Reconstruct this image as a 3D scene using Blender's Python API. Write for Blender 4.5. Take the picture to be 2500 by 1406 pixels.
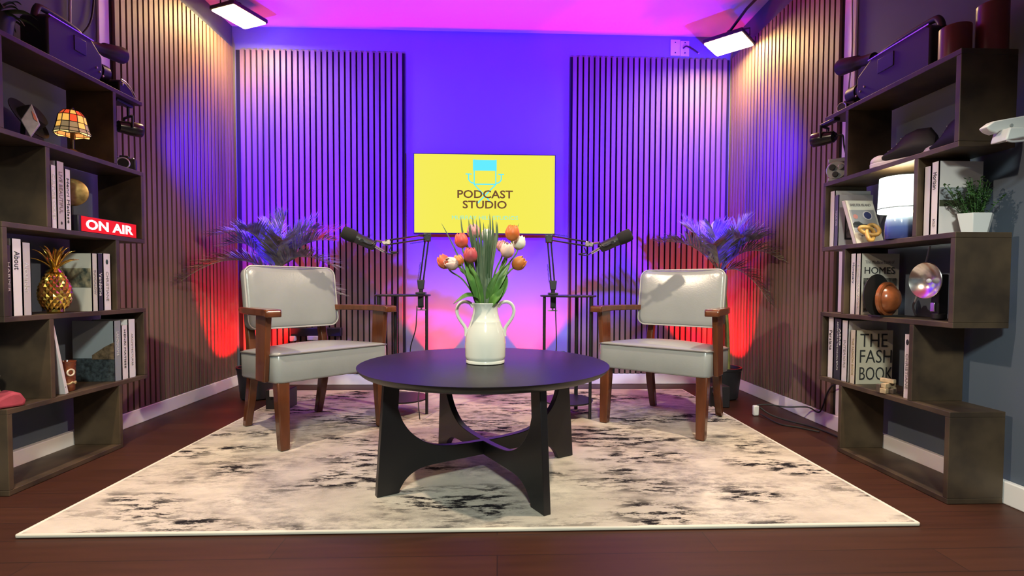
import bpy, bmesh, math, random
from mathutils import Vector, Matrix
PI = math.pi
S = bpy.context.scene
C = S.collection
for o in list(bpy.data.objects):
    bpy.data.objects.remove(o)

# ------------------------------------------------------------------ camera
cam_data = bpy.data.cameras.new('camera')
cam = bpy.data.objects.new('camera', cam_data)
C.objects.link(cam)
F_PX = 1235.135
cam_data.sensor_width = 36.0
cam_data.lens = F_PX / 2500 * 36.0
cam_data.shift_x = -11.54 / 2500
cam_data.shift_y = 34.33 / 2500
cam_data.clip_start = 0.02
fw = Vector((0.03708326, 0.99878219, -0.0325417))
rt = Vector((0.99930722, -0.03696078, 0.00435766))
up = Vector((-0.00314958, 0.03268075, 0.99946088))
cam.matrix_world = Matrix(((rt.x, up.x, -fw.x, 0), (rt.y, up.y, -fw.y, 0), (rt.z, up.z, -fw.z, 0.78), (0, 0, 0, 1)))
S.camera = cam

# ------------------------------------------------------------------ world, exposure
S.view_settings.view_transform = 'Standard'
S.view_settings.look = 'None'
S.view_settings.gamma = 1.0
S.view_settings.exposure = 0.0
S.view_settings.use_curve_mapping = False
w = bpy.data.worlds.new('world')
S.world = w
w.use_nodes = True
w.node_tree.nodes['Background'].inputs[0].default_value = (0.78, 0.74, 0.62, 1)
w.node_tree.nodes['Background'].inputs[1].default_value = 0.045

# ------------------------------------------------------------------ the lamps of the studio
def aim(o, loc, target):
    o.location = loc
    o.rotation_euler = (Vector(target) - Vector(loc)).to_track_quat('-Z', 'Y').to_euler()
def area(name, loc, target, sx, sy, power, color, spread=180):
    d = bpy.data.lights.new(name, 'AREA')
    d.shape = 'RECTANGLE'; d.size = sx; d.size_y = sy; d.energy = power; d.color = color
    d.spread = math.radians(spread)
    o = bpy.data.objects.new(name, d); C.objects.link(o); aim(o, loc, target)
    return o
def spot(name, loc, target, power, color, cone, blend=0.5, size=0.03):
    d = bpy.data.lights.new(name, 'SPOT')
    d.energy = power; d.color = color; d.spot_size = math.radians(cone); d.spot_blend = blend; d.shadow_soft_size = size
    o = bpy.data.objects.new(name, d); C.objects.link(o); aim(o, loc, target)
    return o
def point(name, loc, power, color, size=0.02):
    d = bpy.data.lights.new(name, 'POINT')
    d.energy = power; d.color = color; d.shadow_soft_size = size
    o = bpy.data.objects.new(name, d); C.objects.link(o); o.location = loc
    return o
WARM = (1.0, 0.80, 0.58)
# two key lamps high at the front corners, each crossing to the far chair
spot('key_lamp_light', (1.42, 1.75, 2.52), (-0.15, 2.15, 0.0), 215, WARM, 90, 0.35, 0.04)
spot('key_lamp_light', (-1.47, 1.55, 2.53), (0.0, 2.05, 0.0), 215, WARM, 90, 0.35, 0.04)
# shaded ceiling lamp behind the camera: its shade cuts the light off at chair-back height on the far wall
spot('front_lamp_light', (0.05, -1.15, 2.55), (0.02, -0.75, 0.0), 440, (0.90, 1.0, 0.88), 129, 0.15, 0.20)
# blue clip spots on the bookcases, each washing the back panel on its own side
BLUE = (0.040, 0.003, 1.0)
spot('blue_spot_light', (1.597, 2.556, 1.526), (0.98, 3.97, 1.70), 1150, BLUE, 108, 0.9, 0.02)
spot('blue_spot_light', (-1.800, 2.662, 1.555), (-1.12, 3.97, 1.70), 1150, BLUE, 108, 0.9, 0.02)
# red uplights on the floor along the back wall
RED = (1.0, 0.002, 0.008)
spot('red_uplight', (-0.46, 3.90, 0.10), (-0.46, 3.60, 2.7), 165, RED, 80, 0.1, 0.03)
spot('red_uplight', (0.27, 3.90, 0.10), (0.27, 3.60, 2.7), 165, RED, 80, 0.1, 0.03)
spot('red_uplight', (-1.72, 3.62, 0.10), (-1.93, 3.95, 0.9), 125, RED, 84, 0.12, 0.03)
spot('red_uplight', (1.56, 3.62, 0.10), (1.75, 3.95, 0.9), 125, RED, 84, 0.12, 0.03)

# ------------------------------------------------------------------ materials
MATS = {}
def _n(nt, t, **kw):
    n = nt.nodes.new(t)
    for k, v in kw.items():
        setattr(n, k, v)
    return n
def M(name, col, rough=0.5, metal=0.0, var=0.0, vscale=(6, 6, 6), bump=0.0, bscale=80, col2=None, coat=0.0, spec=0.5, emit=None, estr=0.0, trans=0.0):
    if name in MATS:
        return MATS[name]
    m = bpy.data.materials.new(name); m.use_nodes = True
    nt = m.node_tree; b = nt.nodes['Principled BSDF']
    b.inputs['Base Color'].default_value = (*col, 1)
    b.inputs['Roughness'].default_value = rough
    b.inputs['Metallic'].default_value = metal
    b.inputs['Specular IOR Level'].default_value = spec
    if coat:
        b.inputs['Coat Weight'].default_value = coat; b.inputs['Coat Roughness'].default_value = 0.08
    if trans:
        b.inputs['Transmission Weight'].default_value = trans
    if emit:
        b.inputs['Emission Color'].default_value = (*emit, 1); b.inputs['Emission Strength'].default_value = estr
    if var or col2:
        tc = _n(nt, 'ShaderNodeTexCoord'); mp = _n(nt, 'ShaderNodeMapping'); mp.inputs['Scale'].default_value = vscale
        no = _n(nt, 'ShaderNodeTexNoise'); no.inputs['Scale'].default_value = 1.0; no.inputs['Detail'].default_value = 5
        cr = _n(nt, 'ShaderNodeValToRGB')
        c2 = col2 or tuple(max(0, c * (1 - var)) for c in col)
        c1 = col if col2 else tuple(min(1, c * (1 + var)) for c in col)
        cr.color_ramp.elements[0].color = (*c2, 1); cr.color_ramp.elements[1].color = (*c1, 1)
        cr.color_ramp.elements[0].position = 0.35; cr.color_ramp.elements[1].position = 0.65
        nt.links.new(tc.outputs['Object'], mp.inputs[0]); nt.links.new(mp.outputs[0], no.inputs['Vector'])
        nt.links.new(no.outputs[0], cr.inputs[0]); nt.links.new(cr.outputs[0], b.inputs['Base Color'])
    if bump:
        tc = _n(nt, 'ShaderNodeTexCoord')
        no = _n(nt, 'ShaderNodeTexNoise'); no.inputs['Scale'].default_value = bscale; no.inputs['Detail'].default_value = 3
        bp = _n(nt, 'ShaderNodeBump'); bp.inputs['Strength'].default_value = bump; bp.inputs['Distance'].default_value = 0.003
        nt.links.new(tc.outputs['Object'], no.inputs['Vector']); nt.links.new(no.outputs[0], bp.inputs['Height'])
        nt.links.new(bp.outputs[0], b.inputs['Normal'])
    MATS[name] = m
    return m
def E(name, col, strength):
    if name in MATS:
        return MATS[name]
    m = bpy.data.materials.new(name); m.use_nodes = True
    b = m.node_tree.nodes['Principled BSDF']
    b.inputs['Base Color'].default_value = (0.003, 0.003, 0.003, 1)
    b.inputs['Roughness'].default_value = 0.3; b.inputs['Specular IOR Level'].default_value = 0.08
    b.inputs['Emission Color'].default_value = (*col, 1)
    b.inputs['Emission Strength'].default_value = strength
    MATS[name] = m
    return m

WALLB = M('back_wall_paint', (0.20, 0.205, 0.25), 0.7, bump=0.05, bscale=160)
WALL = M('slate_paint', (0.085, 0.108, 0.150), 0.75, bump=0.05, bscale=160)
CEIL = M('ceiling_paint', (0.58, 0.55, 0.57), 0.8, bump=0.05, bscale=60)
WHITE = M('white_trim_paint', (0.86, 0.84, 0.84), 0.45)
SLAT = M('walnut_slat', (0.19, 0.122, 0.088), 0.55, var=0.22, vscale=(18, 18, 1.2))
FELT = M('black_felt', (0.010, 0.009, 0.010), 0.95)
BOARD = M('shelf_wood', (0.080, 0.052, 0.028), 0.5, col2=(0.032, 0.020, 0.012), vscale=(7, 7, 7))
WOOD = M('chair_wood', (0.105, 0.030, 0.010), 0.25, var=0.3, vscale=(14, 14, 3), coat=0.25)
VINYL = M('grey_vinyl', (0.275, 0.295, 0.29), 0.24, bump=0.10, bscale=110, var=0.04)
PIPE = M('grey_piping', (0.12, 0.12, 0.115), 0.4)
TABLE = M('black_wood', (0.009, 0.0085, 0.010), 0.36, bump=0.05, bscale=60)
BLACK = M('black_metal', (0.012, 0.012, 0.014), 0.4)
PLASTIC = M('black_plastic', (0.016, 0.015, 0.018), 0.45)
RUBBER = M('black_cable', (0.012, 0.012, 0.012), 0.6)
FOAM = M('black_foam', (0.014, 0.014, 0.014), 0.95, bump=0.5, bscale=900)
CHROME = M('chrome', (0.75, 0.75, 0.77), 0.18, 1.0)
SILVER = M('brushed_silver', (0.60, 0.59, 0.57), 0.3, 1.0)
GLAZE = M('white_glaze', (0.70, 0.71, 0.64), 0.10, coat=0.5)
GOLD = M('gold_plate', (0.80, 0.55, 0.12), 0.16, 1.0)
BRASS = M('old_brass', (0.42, 0.29, 0.11), 0.45, 1.0, var=0.3, vscale=(40, 40, 40))
PAGE = M('book_pages', (0.72, 0.69, 0.62), 0.8)

# rug: cream pile with grey clouds and torn black strokes running across
def rug_mat():
    m = bpy.data.materials.new('abstract_rug'); m.use_nodes = True
    nt = m.node_tree; b = nt.nodes['Principled BSDF']; L = nt.links.new
    b.inputs['Roughness'].default_value = 0.95; b.inputs['Specular IOR Level'].default_value = 0.1
    tc = _n(nt, 'ShaderNodeTexCoord')
    def noise(sc, scale, detail, rough, seed):
        mp = _n(nt, 'ShaderNodeMapping'); mp.inputs['Scale'].default_value = sc; mp.inputs['Location'].default_value = seed
        n = _n(nt, 'ShaderNodeTexNoise'); n.inputs['Scale'].default_value = scale; n.inputs['Detail'].default_value = detail
        n.inputs['Roughness'].default_value = rough
        L(tc.outputs['Object'], mp.inputs[0]); L(mp.outputs[0], n.inputs['Vector'])
        return n.outputs[0]
    def ramp(src, p0, p1, c0=(0, 0, 0), c1=(1, 1, 1)):
        r = _n(nt, 'ShaderNodeValToRGB'); e = r.color_ramp.elements
        e[0].position = p0; e[1].position = p1; e[0].color = (*c0, 1); e[1].color = (*c1, 1)
        L(src, r.inputs[0]); return r.outputs[0]
    def math_(op, a, c):
        n = _n(nt, 'ShaderNodeMath', operation=op)
        for i, v in enumerate((a, c)):
            if isinstance(v, (int, float)): n.inputs[i].default_value = v
            else: L(v, n.inputs[i])
        return n.outputs[0]
    def mix(f, a, c):
        n = _n(nt, 'ShaderNodeMix', data_type='RGBA')
        L(f, n.inputs[0])
        for i, v in ((6, a), (7, c)):
            if isinstance(v, tuple): n.inputs[i].default_value = (*v, 1)
            else: L(v, n.inputs[i])
        return n.outputs[2]
    cream = ramp(noise((3, 6, 1), 1.0, 6, 0.6, (3, 1, 0)), 0.3, 0.7, (0.46, 0.405, 0.34), (0.64, 0.58, 0.49))
    clouds = ramp(noise((1.7, 2.6, 1), 1.0, 4, 0.55, (7, 2, 0)), 0.40, 0.64)
    fine = ramp(noise((13, 24, 1), 1.0, 7, 0.75, (1, 9, 0)), 0.42, 0.62)
    grey = math_('MULTIPLY', math_('MULTIPLY', clouds, fine), 0.85)
    zone = ramp(noise((1.9, 3.6, 1), 1.0, 3, 0.5, (2.3, 4.7, 0)), 0.46, 0.57)
    stroke = ramp(noise((8, 26, 1), 1.0, 7, 0.72, (5, 5, 0)), 0.485, 0.55)
    blk = math_('MULTIPLY', zone, stroke)
    c = mix(grey, cream, (0.17, 0.155, 0.145))
    c = mix(blk, c, (0.016, 0.014, 0.016))
    L(c, b.inputs['Base Color'])
    bp = _n(nt, 'ShaderNodeBump'); bp.inputs['Strength'].default_value = 0.4; bp.inputs['Distance'].default_value = 0.004
    L(noise((260, 260, 260), 1.0, 2, 0.5, (0, 0, 0)), bp.inputs['Height']); L(bp.outputs[0], b.inputs['Normal'])
    return m
RUG = rug_mat()
def floor_mat():
    m = bpy.data.materials.new('dark_plank_floor'); m.use_nodes = True
    nt = m.node_tree; b = nt.nodes['Principled BSDF']; L = nt.links.new
    b.inputs['Roughness'].default_value = 0.48; b.inputs['Specular IOR Level'].default_value = 0.3
    tc = _n(nt, 'ShaderNodeTexCoord')
    br = _n(nt, 'ShaderNodeTexBrick'); br.inputs['Scale'].default_value = 1.0
    br.inputs['Brick Width'].default_value = 1.3; br.inputs['Row Height'].default_value = 0.12; br.inputs['Mortar Size'].default_value = 0.0015
    br.inputs['Color1'].default_value = (0.046, 0.014, 0.008, 1); br.inputs['Color2'].default_value = (0.058, 0.019, 0.010, 1); br.inputs['Mortar'].default_value = (0.02, 0.008, 0.006, 1)
    mp = _n(nt, 'ShaderNodeMapping'); mp.inputs['Scale'].default_value = (3, 45, 1)
    no = _n(nt, 'ShaderNodeTexNoise'); no.inputs['Scale'].default_value = 1; no.inputs['Detail'].default_value = 5
    mx = _n(nt, 'ShaderNodeMix', data_type='RGBA', blend_type='MULTIPLY'); mx.inputs[0].default_value = 0.6
    cr = _n(nt, 'ShaderNodeValToRGB'); cr.color_ramp.elements[0].color = (0.55, 0.55, 0.55, 1); cr.color_ramp.elements[0].position = 0.3; cr.color_ramp.elements[1].position = 0.7
    L(tc.outputs['Object'], br.inputs['Vector']); L(tc.outputs['Object'], mp.inputs[0]); L(mp.outputs[0], no.inputs['Vector'])
    L(no.outputs[0], cr.inputs[0]); L(br.outputs[0], mx.inputs[6]); L(cr.outputs[0], mx.inputs[7]); L(mx.outputs[2], b.inputs['Base Color'])
    return m
FLOOR = floor_mat()

# ------------------------------------------------------------------ mesh helpers
W = {}
class MB:
    def __init__(s):
        s.bm = bmesh.new()
    def face(s, vs, mi=0):
        try:
            f = s.bm.faces.new(vs); f.material_index = mi; return f
        except ValueError:
            return None
    def box(s, lo, hi, mi=0, X=None):
        x0, y0, z0 = lo; x1, y1, z1 = hi
        P = [Vector(p) for p in ((x0, y0, z0), (x1, y0, z0), (x1, y1, z0), (x0, y1, z0), (x0, y0, z1), (x1, y0, z1), (x1, y1, z1), (x0, y1, z1))]
        if X: P = [X @ p for p in P]
        v = [s.bm.verts.new(p) for p in P]
        for q in ((0, 3, 2, 1), (4, 5, 6, 7), (0, 1, 5, 4), (1, 2, 6, 5), (2, 3, 7, 6), (3, 0, 4, 7)):
            s.face([v[i] for i in q], mi)
        return s
    def hexa(s, bot, top, mi=0):
        v = [s.bm.verts.new(p) for p in list(bot) + list(top)]
        for q in ((0, 3, 2, 1), (4, 5, 6, 7), (0, 1, 5, 4), (1, 2, 6, 5), (2, 3, 7, 6), (3, 0, 4, 7)):
            s.face([v[i] for i in q], mi)
        return s
    def rings(s, R, mi=0, cap0=True, cap1=True, close=True):
        V = [[s.bm.verts.new(p) for p in r] for r in R]
        n = len(V[0])
        for a, b in zip(V, V[1:]):
            for i in range(n if close else n - 1):
                s.face((a[i], a[(i + 1) % n], b[(i + 1) % n], b[i]), mi)
        if cap0: s.face(V[0][::-1], mi)
        if cap1: s.face(V[-1], mi)
        return s
    def tube(s, pts, r, seg=8, mi=0, caps=True):
        pts = [Vector(p) for p in pts]; R = []
        n0 = None
        for i, p in enumerate(pts):
            a = pts[max(0, i - 1)]; b = pts[min(len(pts) - 1, i + 1)]
            t = (b - a).normalized()
            if n0 is None:
                n0 = t.orthogonal().normalized()
            n0 = (n0 - t * n0.dot(t)).normalized()
            bn = t.cross(n0)
            rr = r[i] if isinstance(r, (list, tuple)) else r
            R.append([p + (n0 * math.cos(k * 2 * PI / seg) + bn * math.sin(k * 2 * PI / seg)) * rr for k in range(seg)])
        return s.rings(R, mi, caps, caps)
    def cyl(s, p0, p1, r0, r1=None, seg=20, mi=0):
        return s.tube([p0, p1], [r0, r0 if r1 is None else r1], seg, mi)
    def lathe(s, prof, c=(0, 0, 0), seg=32, mi=0, X=None, caps=True):
        R = []
        c = Vector(c)
        for r, z in prof:
            ring = [Vector((max(r, 1e-5) * math.cos(k * 2 * PI / seg), max(r, 1e-5) * math.sin(k * 2 * PI / seg), z)) for k in range(seg)]
            R.append([(X @ p if X else p) + c for p in ring])
        return s.rings(R, mi, caps, caps)
    def prism(s, poly, d0, d1, X=None, mi=0):
        A = [Vector((p[0], p[1], d0)) for p in poly]; B = [Vector((p[0], p[1], d1)) for p in poly]
        if X: A = [X @ p for p in A]; B = [X @ p for p in B]
        return s.rings([A, B], mi)
    def ball(s, c, r, seg=16, mi=0, X=None):
        rx, ry, rz = (r, r, r) if isinstance(r, (int, float)) else r
        R = []
        c = Vector(c); n = max(5, seg // 2)
        for i in range(n + 1):
            a = -PI / 2 + PI * (0.02 + 0.96 * i / n)
            ring = [Vector((rx * math.cos(a) * math.cos(k * 2 * PI / seg), ry * math.cos(a) * math.sin(k * 2 * PI / seg), rz * math.sin(a))) for k in range(seg)]
            R.append([(X @ p if X else p) + c for p in ring])
        return s.rings(R, mi)
    def build(s, name, mats, parent=None, smooth=True, bevel=0.0, seg=2, local=False, angle=38):
        bmesh.ops.remove_doubles(s.bm, verts=s.bm.verts, dist=1e-6)
        bmesh.ops.recalc_face_normals(s.bm, faces=s.bm.faces)
        if parent is not None and not local:
            s.bm.transform(W[parent.name].inverted())
        me = bpy.data.meshes.new(name); s.bm.to_mesh(me); s.bm.free()
        for m in (mats if isinstance(mats, (list, tuple)) else [mats]):
            me.materials.append(m)
        if smooth:
            for p in me.polygons: p.use_smooth = True
            me.set_sharp_from_angle(angle=math.radians(angle))
        o = bpy.data.objects.new(name, me); C.objects.link(o)
        if parent is not None:
            o.parent = parent
            W[o.name] = W[parent.name].copy()
        else:
            W[o.name] = Matrix.Identity(4)
        if bevel:
            b = o.modifiers.new('bevel', 'BEVEL'); b.width = bevel; b.segments = seg; b.limit_method = 'ANGLE'; b.angle_limit = math.radians(40)
        return o
def tag(o, label, cat, group=None, kind=None):
    o['label'] = label; o['category'] = cat
    if group: o['group'] = group
    if kind: o['kind'] = kind
    return o
def thing(name, label, cat, loc=(0, 0, 0), rotz=0.0, group=None):
    o = bpy.data.objects.new(name, None); C.objects.link(o)
    o.empty_display_size = 0.05
    o.location = loc; o.rotation_euler = (0, 0, rotz)
    W[o.name] = Matrix.Translation(loc) @ Matrix.Rotation(rotz, 4, 'Z')
    return tag(o, label, cat, group)
def struct(o):
    o['kind'] = 'structure'; return o
def frame(origin, x, y, z):
    x, y, z = Vector(x), Vector(y), Vector(z)
    return Matrix(((x.x, y.x, z.x, origin[0]), (x.y, y.y, z.y, origin[1]), (x.z, y.z, z.z, origin[2]), (0, 0, 0, 1)))
def text(s, center, width, height, right, upv, mat, parent, name='lettering', thick=0.0, depth=0.0006):
    """lettering scaled to width x height, lying in the plane of right / upv"""
    cu = bpy.data.curves.new(name, 'FONT'); cu.body = s; cu.offset = thick; cu.extrude = 0.002; cu.resolution_u = 3
    t = bpy.data.objects.new(name, cu); C.objects.link(t)
    dg = bpy.context.evaluated_depsgraph_get()
    me = bpy.data.meshes.new_from_object(t.evaluated_get(dg))
    bpy.data.objects.remove(t); bpy.data.curves.remove(cu)
    xs = [v.co.x for v in me.vertices]; ys = [v.co.y for v in me.vertices]
    cx, cy = (min(xs) + max(xs)) / 2, (min(ys) + max(ys)) / 2
    sx = width / (max(xs) - min(xs)); sy = height / (max(ys) - min(ys))
    r = Vector(right).normalized(); u = Vector(upv).normalized(); n = r.cross(u)
    X = W[parent.name].inverted() @ frame(center, r, u, n)
    for v in me.vertices:
        v.co = X @ Vector(((v.co.x - cx) * sx, (v.co.y - cy) * sy, v.co.z / 0.002 * depth))
    me.materials.clear(); me.materials.append(mat)
    o = bpy.data.objects.new(name, me); C.objects.link(o); o.parent = parent
    W[o.name] = W[parent.name].copy()
    return o
def bez(p0, p1, p2, n=12):
    p0, p1, p2 = Vector(p0), Vector(p1), Vector(p2)
    return [p0 * (1 - t) ** 2 + p1 * 2 * t * (1 - t) + p2 * t * t for t in (i / n for i in range(n + 1))]
def smooth_path(P, n=6):
    P = [Vector(p) for p in P]; out = []
    for i in range(len(P) - 1):
        a = P[max(0, i - 1)]; b = P[i]; c = P[i + 1]; d = P[min(len(P) - 1, i + 2)]
        for k in range(n):
            t = k / n
            out.append(0.5 * ((2 * b) + (c - a) * t + (2 * a - 5 * b + 4 * c - d) * t * t + (3 * b - a - 3 * c + d) * t ** 3))
    out.append(P[-1]); return out

# ------------------------------------------------------------------ the room
XL, XR, YB, ZC = -2.03, 1.85, 3.995, 2.743
struct(MB().box((XL - 0.3, -1.6, -0.1), (XR + 0.3, YB + 0.1, 0.0)).build('floor', FLOOR, smooth=False))
struct(MB().box((XL - 0.3, -1.6, ZC), (XR + 0.3, YB + 0.1, ZC + 0.1)).build('ceiling', CEIL, smooth=False))
struct(MB().box((XL - 0.1, YB, 0), (XR + 0.1, YB + 0.1, ZC)).build('wall_back', WALLB, smooth=False))
struct(MB().box((XL - 0.1, -1.6, 0), (XL, YB, ZC)).build('wall_left', WALL, smooth=False))
struct(MB().box((XR, -1.6, 0), (XR + 0.1, YB, ZC)).build('wall_right', WALL, smooth=False))
HB = 0.083
def baseboard(name, lo, hi):
    struct(MB().box(lo, hi).build(name, WHITE, smooth=False, bevel=0.004))
baseboard('baseboard_left', (XL, -1.6, 0), (-2.000, YB, HB))
baseboard('baseboard_right', (1.826, -1.6, 0), (XR, YB, HB))
baseboard('baseboard_back', (-2.000, 3.970, 0), (1.826, YB, HB))
struct(MB().box((XL, 2.675, HB), (XL + 0.012, 2.745, ZC)).build('trim_1', WHITE, smooth=False, bevel=0.003))
struct(MB().box((XR - 0.012, 2.585, HB), (XR, 2.672, ZC)).build('trim_2', WHITE, smooth=False, bevel=0.003))

# slatted acoustic panels
def slat_panel(label, axis, a0, a1, wall, inward, n=28, m0=0.012, m1=0.012):
    """axis 'x': on the back wall, slats spread along x; 'y': on a side wall"""
    zb, zt = HB + 0.004, 2.562
    pitch = (a1 - a0) / n; sw = pitch * 0.68
    def bx(mb, u0, u1, d0, d1, z0, z1):
        d0, d1 = wall + inward * d0, wall + inward * d1
        lo, hi = min(d0, d1), max(d0, d1)
        if axis == 'x': mb.box((u0, lo, z0), (u1, hi, z1))
        else: mb.box((lo, u0, z0), (hi, u1, z1))
    mid = (a0 + a1) / 2
    base = (mid, wall, zb) if axis == 'x' else (wall, mid, zb)
    t = thing('slat_panel', label, 'wall panel', base, 0, 'slatted acoustic wall panels')
    b = MB(); bx(b, a0 - m0, a1 + m1, 0.001, 0.012, zb, zt); b.build('backing', FELT, t, smooth=False)
    s = MB()
    for i in range(n):
        u = a0 + (i + 0.5) * pitch
        bx(s, u - sw / 2, u + sw / 2, 0.012, 0.028, zb, zt)
    s.build('slats', SLAT, t, smooth=False)
    return t
slat_panel('brown slatted wall panel on the back wall behind the left chair', 'x', -1.968, -0.735, YB, -1, m0=0.031)
slat_panel('brown slatted wall panel on the back wall behind the right chair', 'x', 0.570, 1.800, YB, -1, m1=0.020)
slat_panel('brown slatted panel covering the left side wall beside the bookcase', 'y', 2.755, 3.955, XL, 1, 27)
slat_panel('brown slatted panel covering the right side wall beside the bookcase', 'y', 2.682, 3.955, XR, -1, 28)

# rug
RX0, RX1, RY0, RY1 = -1.4712, 1.3782, 1.5806, 3.7091
r = thing('rug', 'cream rug with grey and black abstract strokes under the table and chairs', 'rug', ((RX0 + RX1) / 2, (RY0 + RY1) / 2, 0))
g = MB(); nx, ny = 40, 30
random.seed(3)
def rug_z(x, y):
    e = max(0, 1 - (x - RX0) * 0 - (y - RY0) / 0.10)
    return 0.010 + 0.003 * e * max(0, math.sin(x * 7.3 + 1.2)) ** 6
top = [[g.bm.verts.new((RX0 + (RX1 - RX0) * i / nx, RY0 + (RY1 - RY0) * j / ny, rug_z(RX0 + (RX1 - RX0) * i / nx, RY0 + (RY1 - RY0) * j / ny))) for i in range(nx + 1)] for j in range(ny + 1)]
for j in range(ny):
    for i in range(nx):
        g.face((top[j][i], top[j][i + 1], top[j + 1][i + 1], top[j + 1][i]))
g.build('pile', RUG, r)
bd = MB()
for lo, hi in (((RX0, RY0 - 0.006, 0.001), (RX1, RY0 + 0.006, 0.013)), ((RX0, RY1 - 0.006, 0.001), (RX1, RY1 + 0.006, 0.012)),
               ((RX0 - 0.006, RY0, 0.001), (RX0 + 0.006, RY1, 0.012)), ((RX1 - 0.006, RY0, 0.001), (RX1 + 0.006, RY1, 0.012))):
    bd.box(lo, hi)
bd.build('binding', M('rug_binding', (0.66, 0.61, 0.52), 0.9), r, bevel=0.004)

# ------------------------------------------------------------------ bookcases
def bookcase(label, X0, X1, yn, yf, yin, yout, Z):
    """X0 front, X1 wall side; yn..yf full length; odd rows close at yn and yout, even rows at yin and yf"""
    lo, hi = min(X0, X1), max(X0, X1)
    t = thing('bookcase', label, 'bookcase', ((lo + hi) / 2, (yn + yf) / 2, 0), 0, 'zigzag bookcases against the side walls')
    T = 0.010
    for k, z in enumerate(Z):
        y1 = yout + T if k == 0 else yf + T
        z0 = 0.001 if k == 0 else z - T
        MB().box((lo, yn - T, z0), (hi, y1, z + T)).build('shelf_board', BOARD, t, smooth=False, bevel=0.002)
    for k in range(5):
        z0, z1 = Z[k] + T, Z[k + 1] - T
        for y in ((yn, yout) if k % 2 == 0 else (yin, yf)):
            MB().box((lo, y - T, z0), (hi, y + T, z1)).build('side_panel', BOARD, t, smooth=False, bevel=0.002)
    return t
ZR = [0.011, 0.325, 0.645, 0.967, 1.285, 1.607]
ZL = [0.011, 0.310, 0.648, 0.994, 1.330, 1.680]
bookcase('dark wooden zigzag bookcase against the right wall holding a lit blue lamp', 1.615, 1.822, 1.745, 2.465, 1.915, 2.315, ZR)
bookcase('dark wooden zigzag bookcase against the left wall holding a lit red sign', -1.785, -1.996, 1.905, 2.625, 2.090, 2.450, ZL)

# ------------------------------------------------------------------ chairs
def rrect(w, h, r, n=5):
    P = []
    for cx, cy, a0 in ((w / 2 - r, h / 2 - r, 0), (-w / 2 + r, h / 2 - r, 90), (-w / 2 + r, -h / 2 + r, 180), (w / 2 - r, -h / 2 + r, 270)):
        for k in range(n + 1):
            a = math.radians(a0 + 90 * k / n)
            P.append((cx + r * math.cos(a), cy + r * math.sin(a)))
    return P
def pillow(mb, w, h, t, rc, crown, X, taper=0.0, bend=0.0, edge=0.012, back=0.0):
    """cushion in its own xy plane, thickness along z (front = +z)"""
    P = []
    for (x0, y0), (x1, y1) in zip(rrect(w, h, rc), rrect(w, h, rc)[1:] + rrect(w, h, rc)[:1]):
        n = max(1, int(math.hypot(x1 - x0, y1 - y0) / 0.03))
        P += [(x0 + (x1 - x0) * k / n, y0 + (y1 - y0) * k / n) for k in range(n)]
    def ring(s, z, cr):
        R = []
        for x, y in P:
            x, y = x * s, y * s
            x *= 1 - taper * (y / h + 0.5)
            q = max(0, (1 - (2 * x / w) ** 2)) * max(0, (1 - (2 * y / h) ** 2))
            R.append(X @ Vector((x, y, z + cr * q + bend * (2 * x / w) ** 2)))
        return R
    e = edge / min(w, h) * 2
    seq = [(0.02, -t / 2, -back), (0.5, -t / 2, -back), (1 - e, -t / 2, -back), (1 - e * 0.3, -t / 2 + edge * 0.3, 0), (1, -t / 2 + edge, 0),
           (1, t / 2 - edge, 0), (1 - e * 0.3, t / 2 - edge * 0.3, 0), (1 - e, t / 2, crown), (0.8, t / 2, crown), (0.6, t / 2, crown), (0.4, t / 2, crown), (0.2, t / 2, crown), (0.02, t / 2, crown)]
    mb.rings([ring(*q) for q in seq])
    return P
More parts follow.
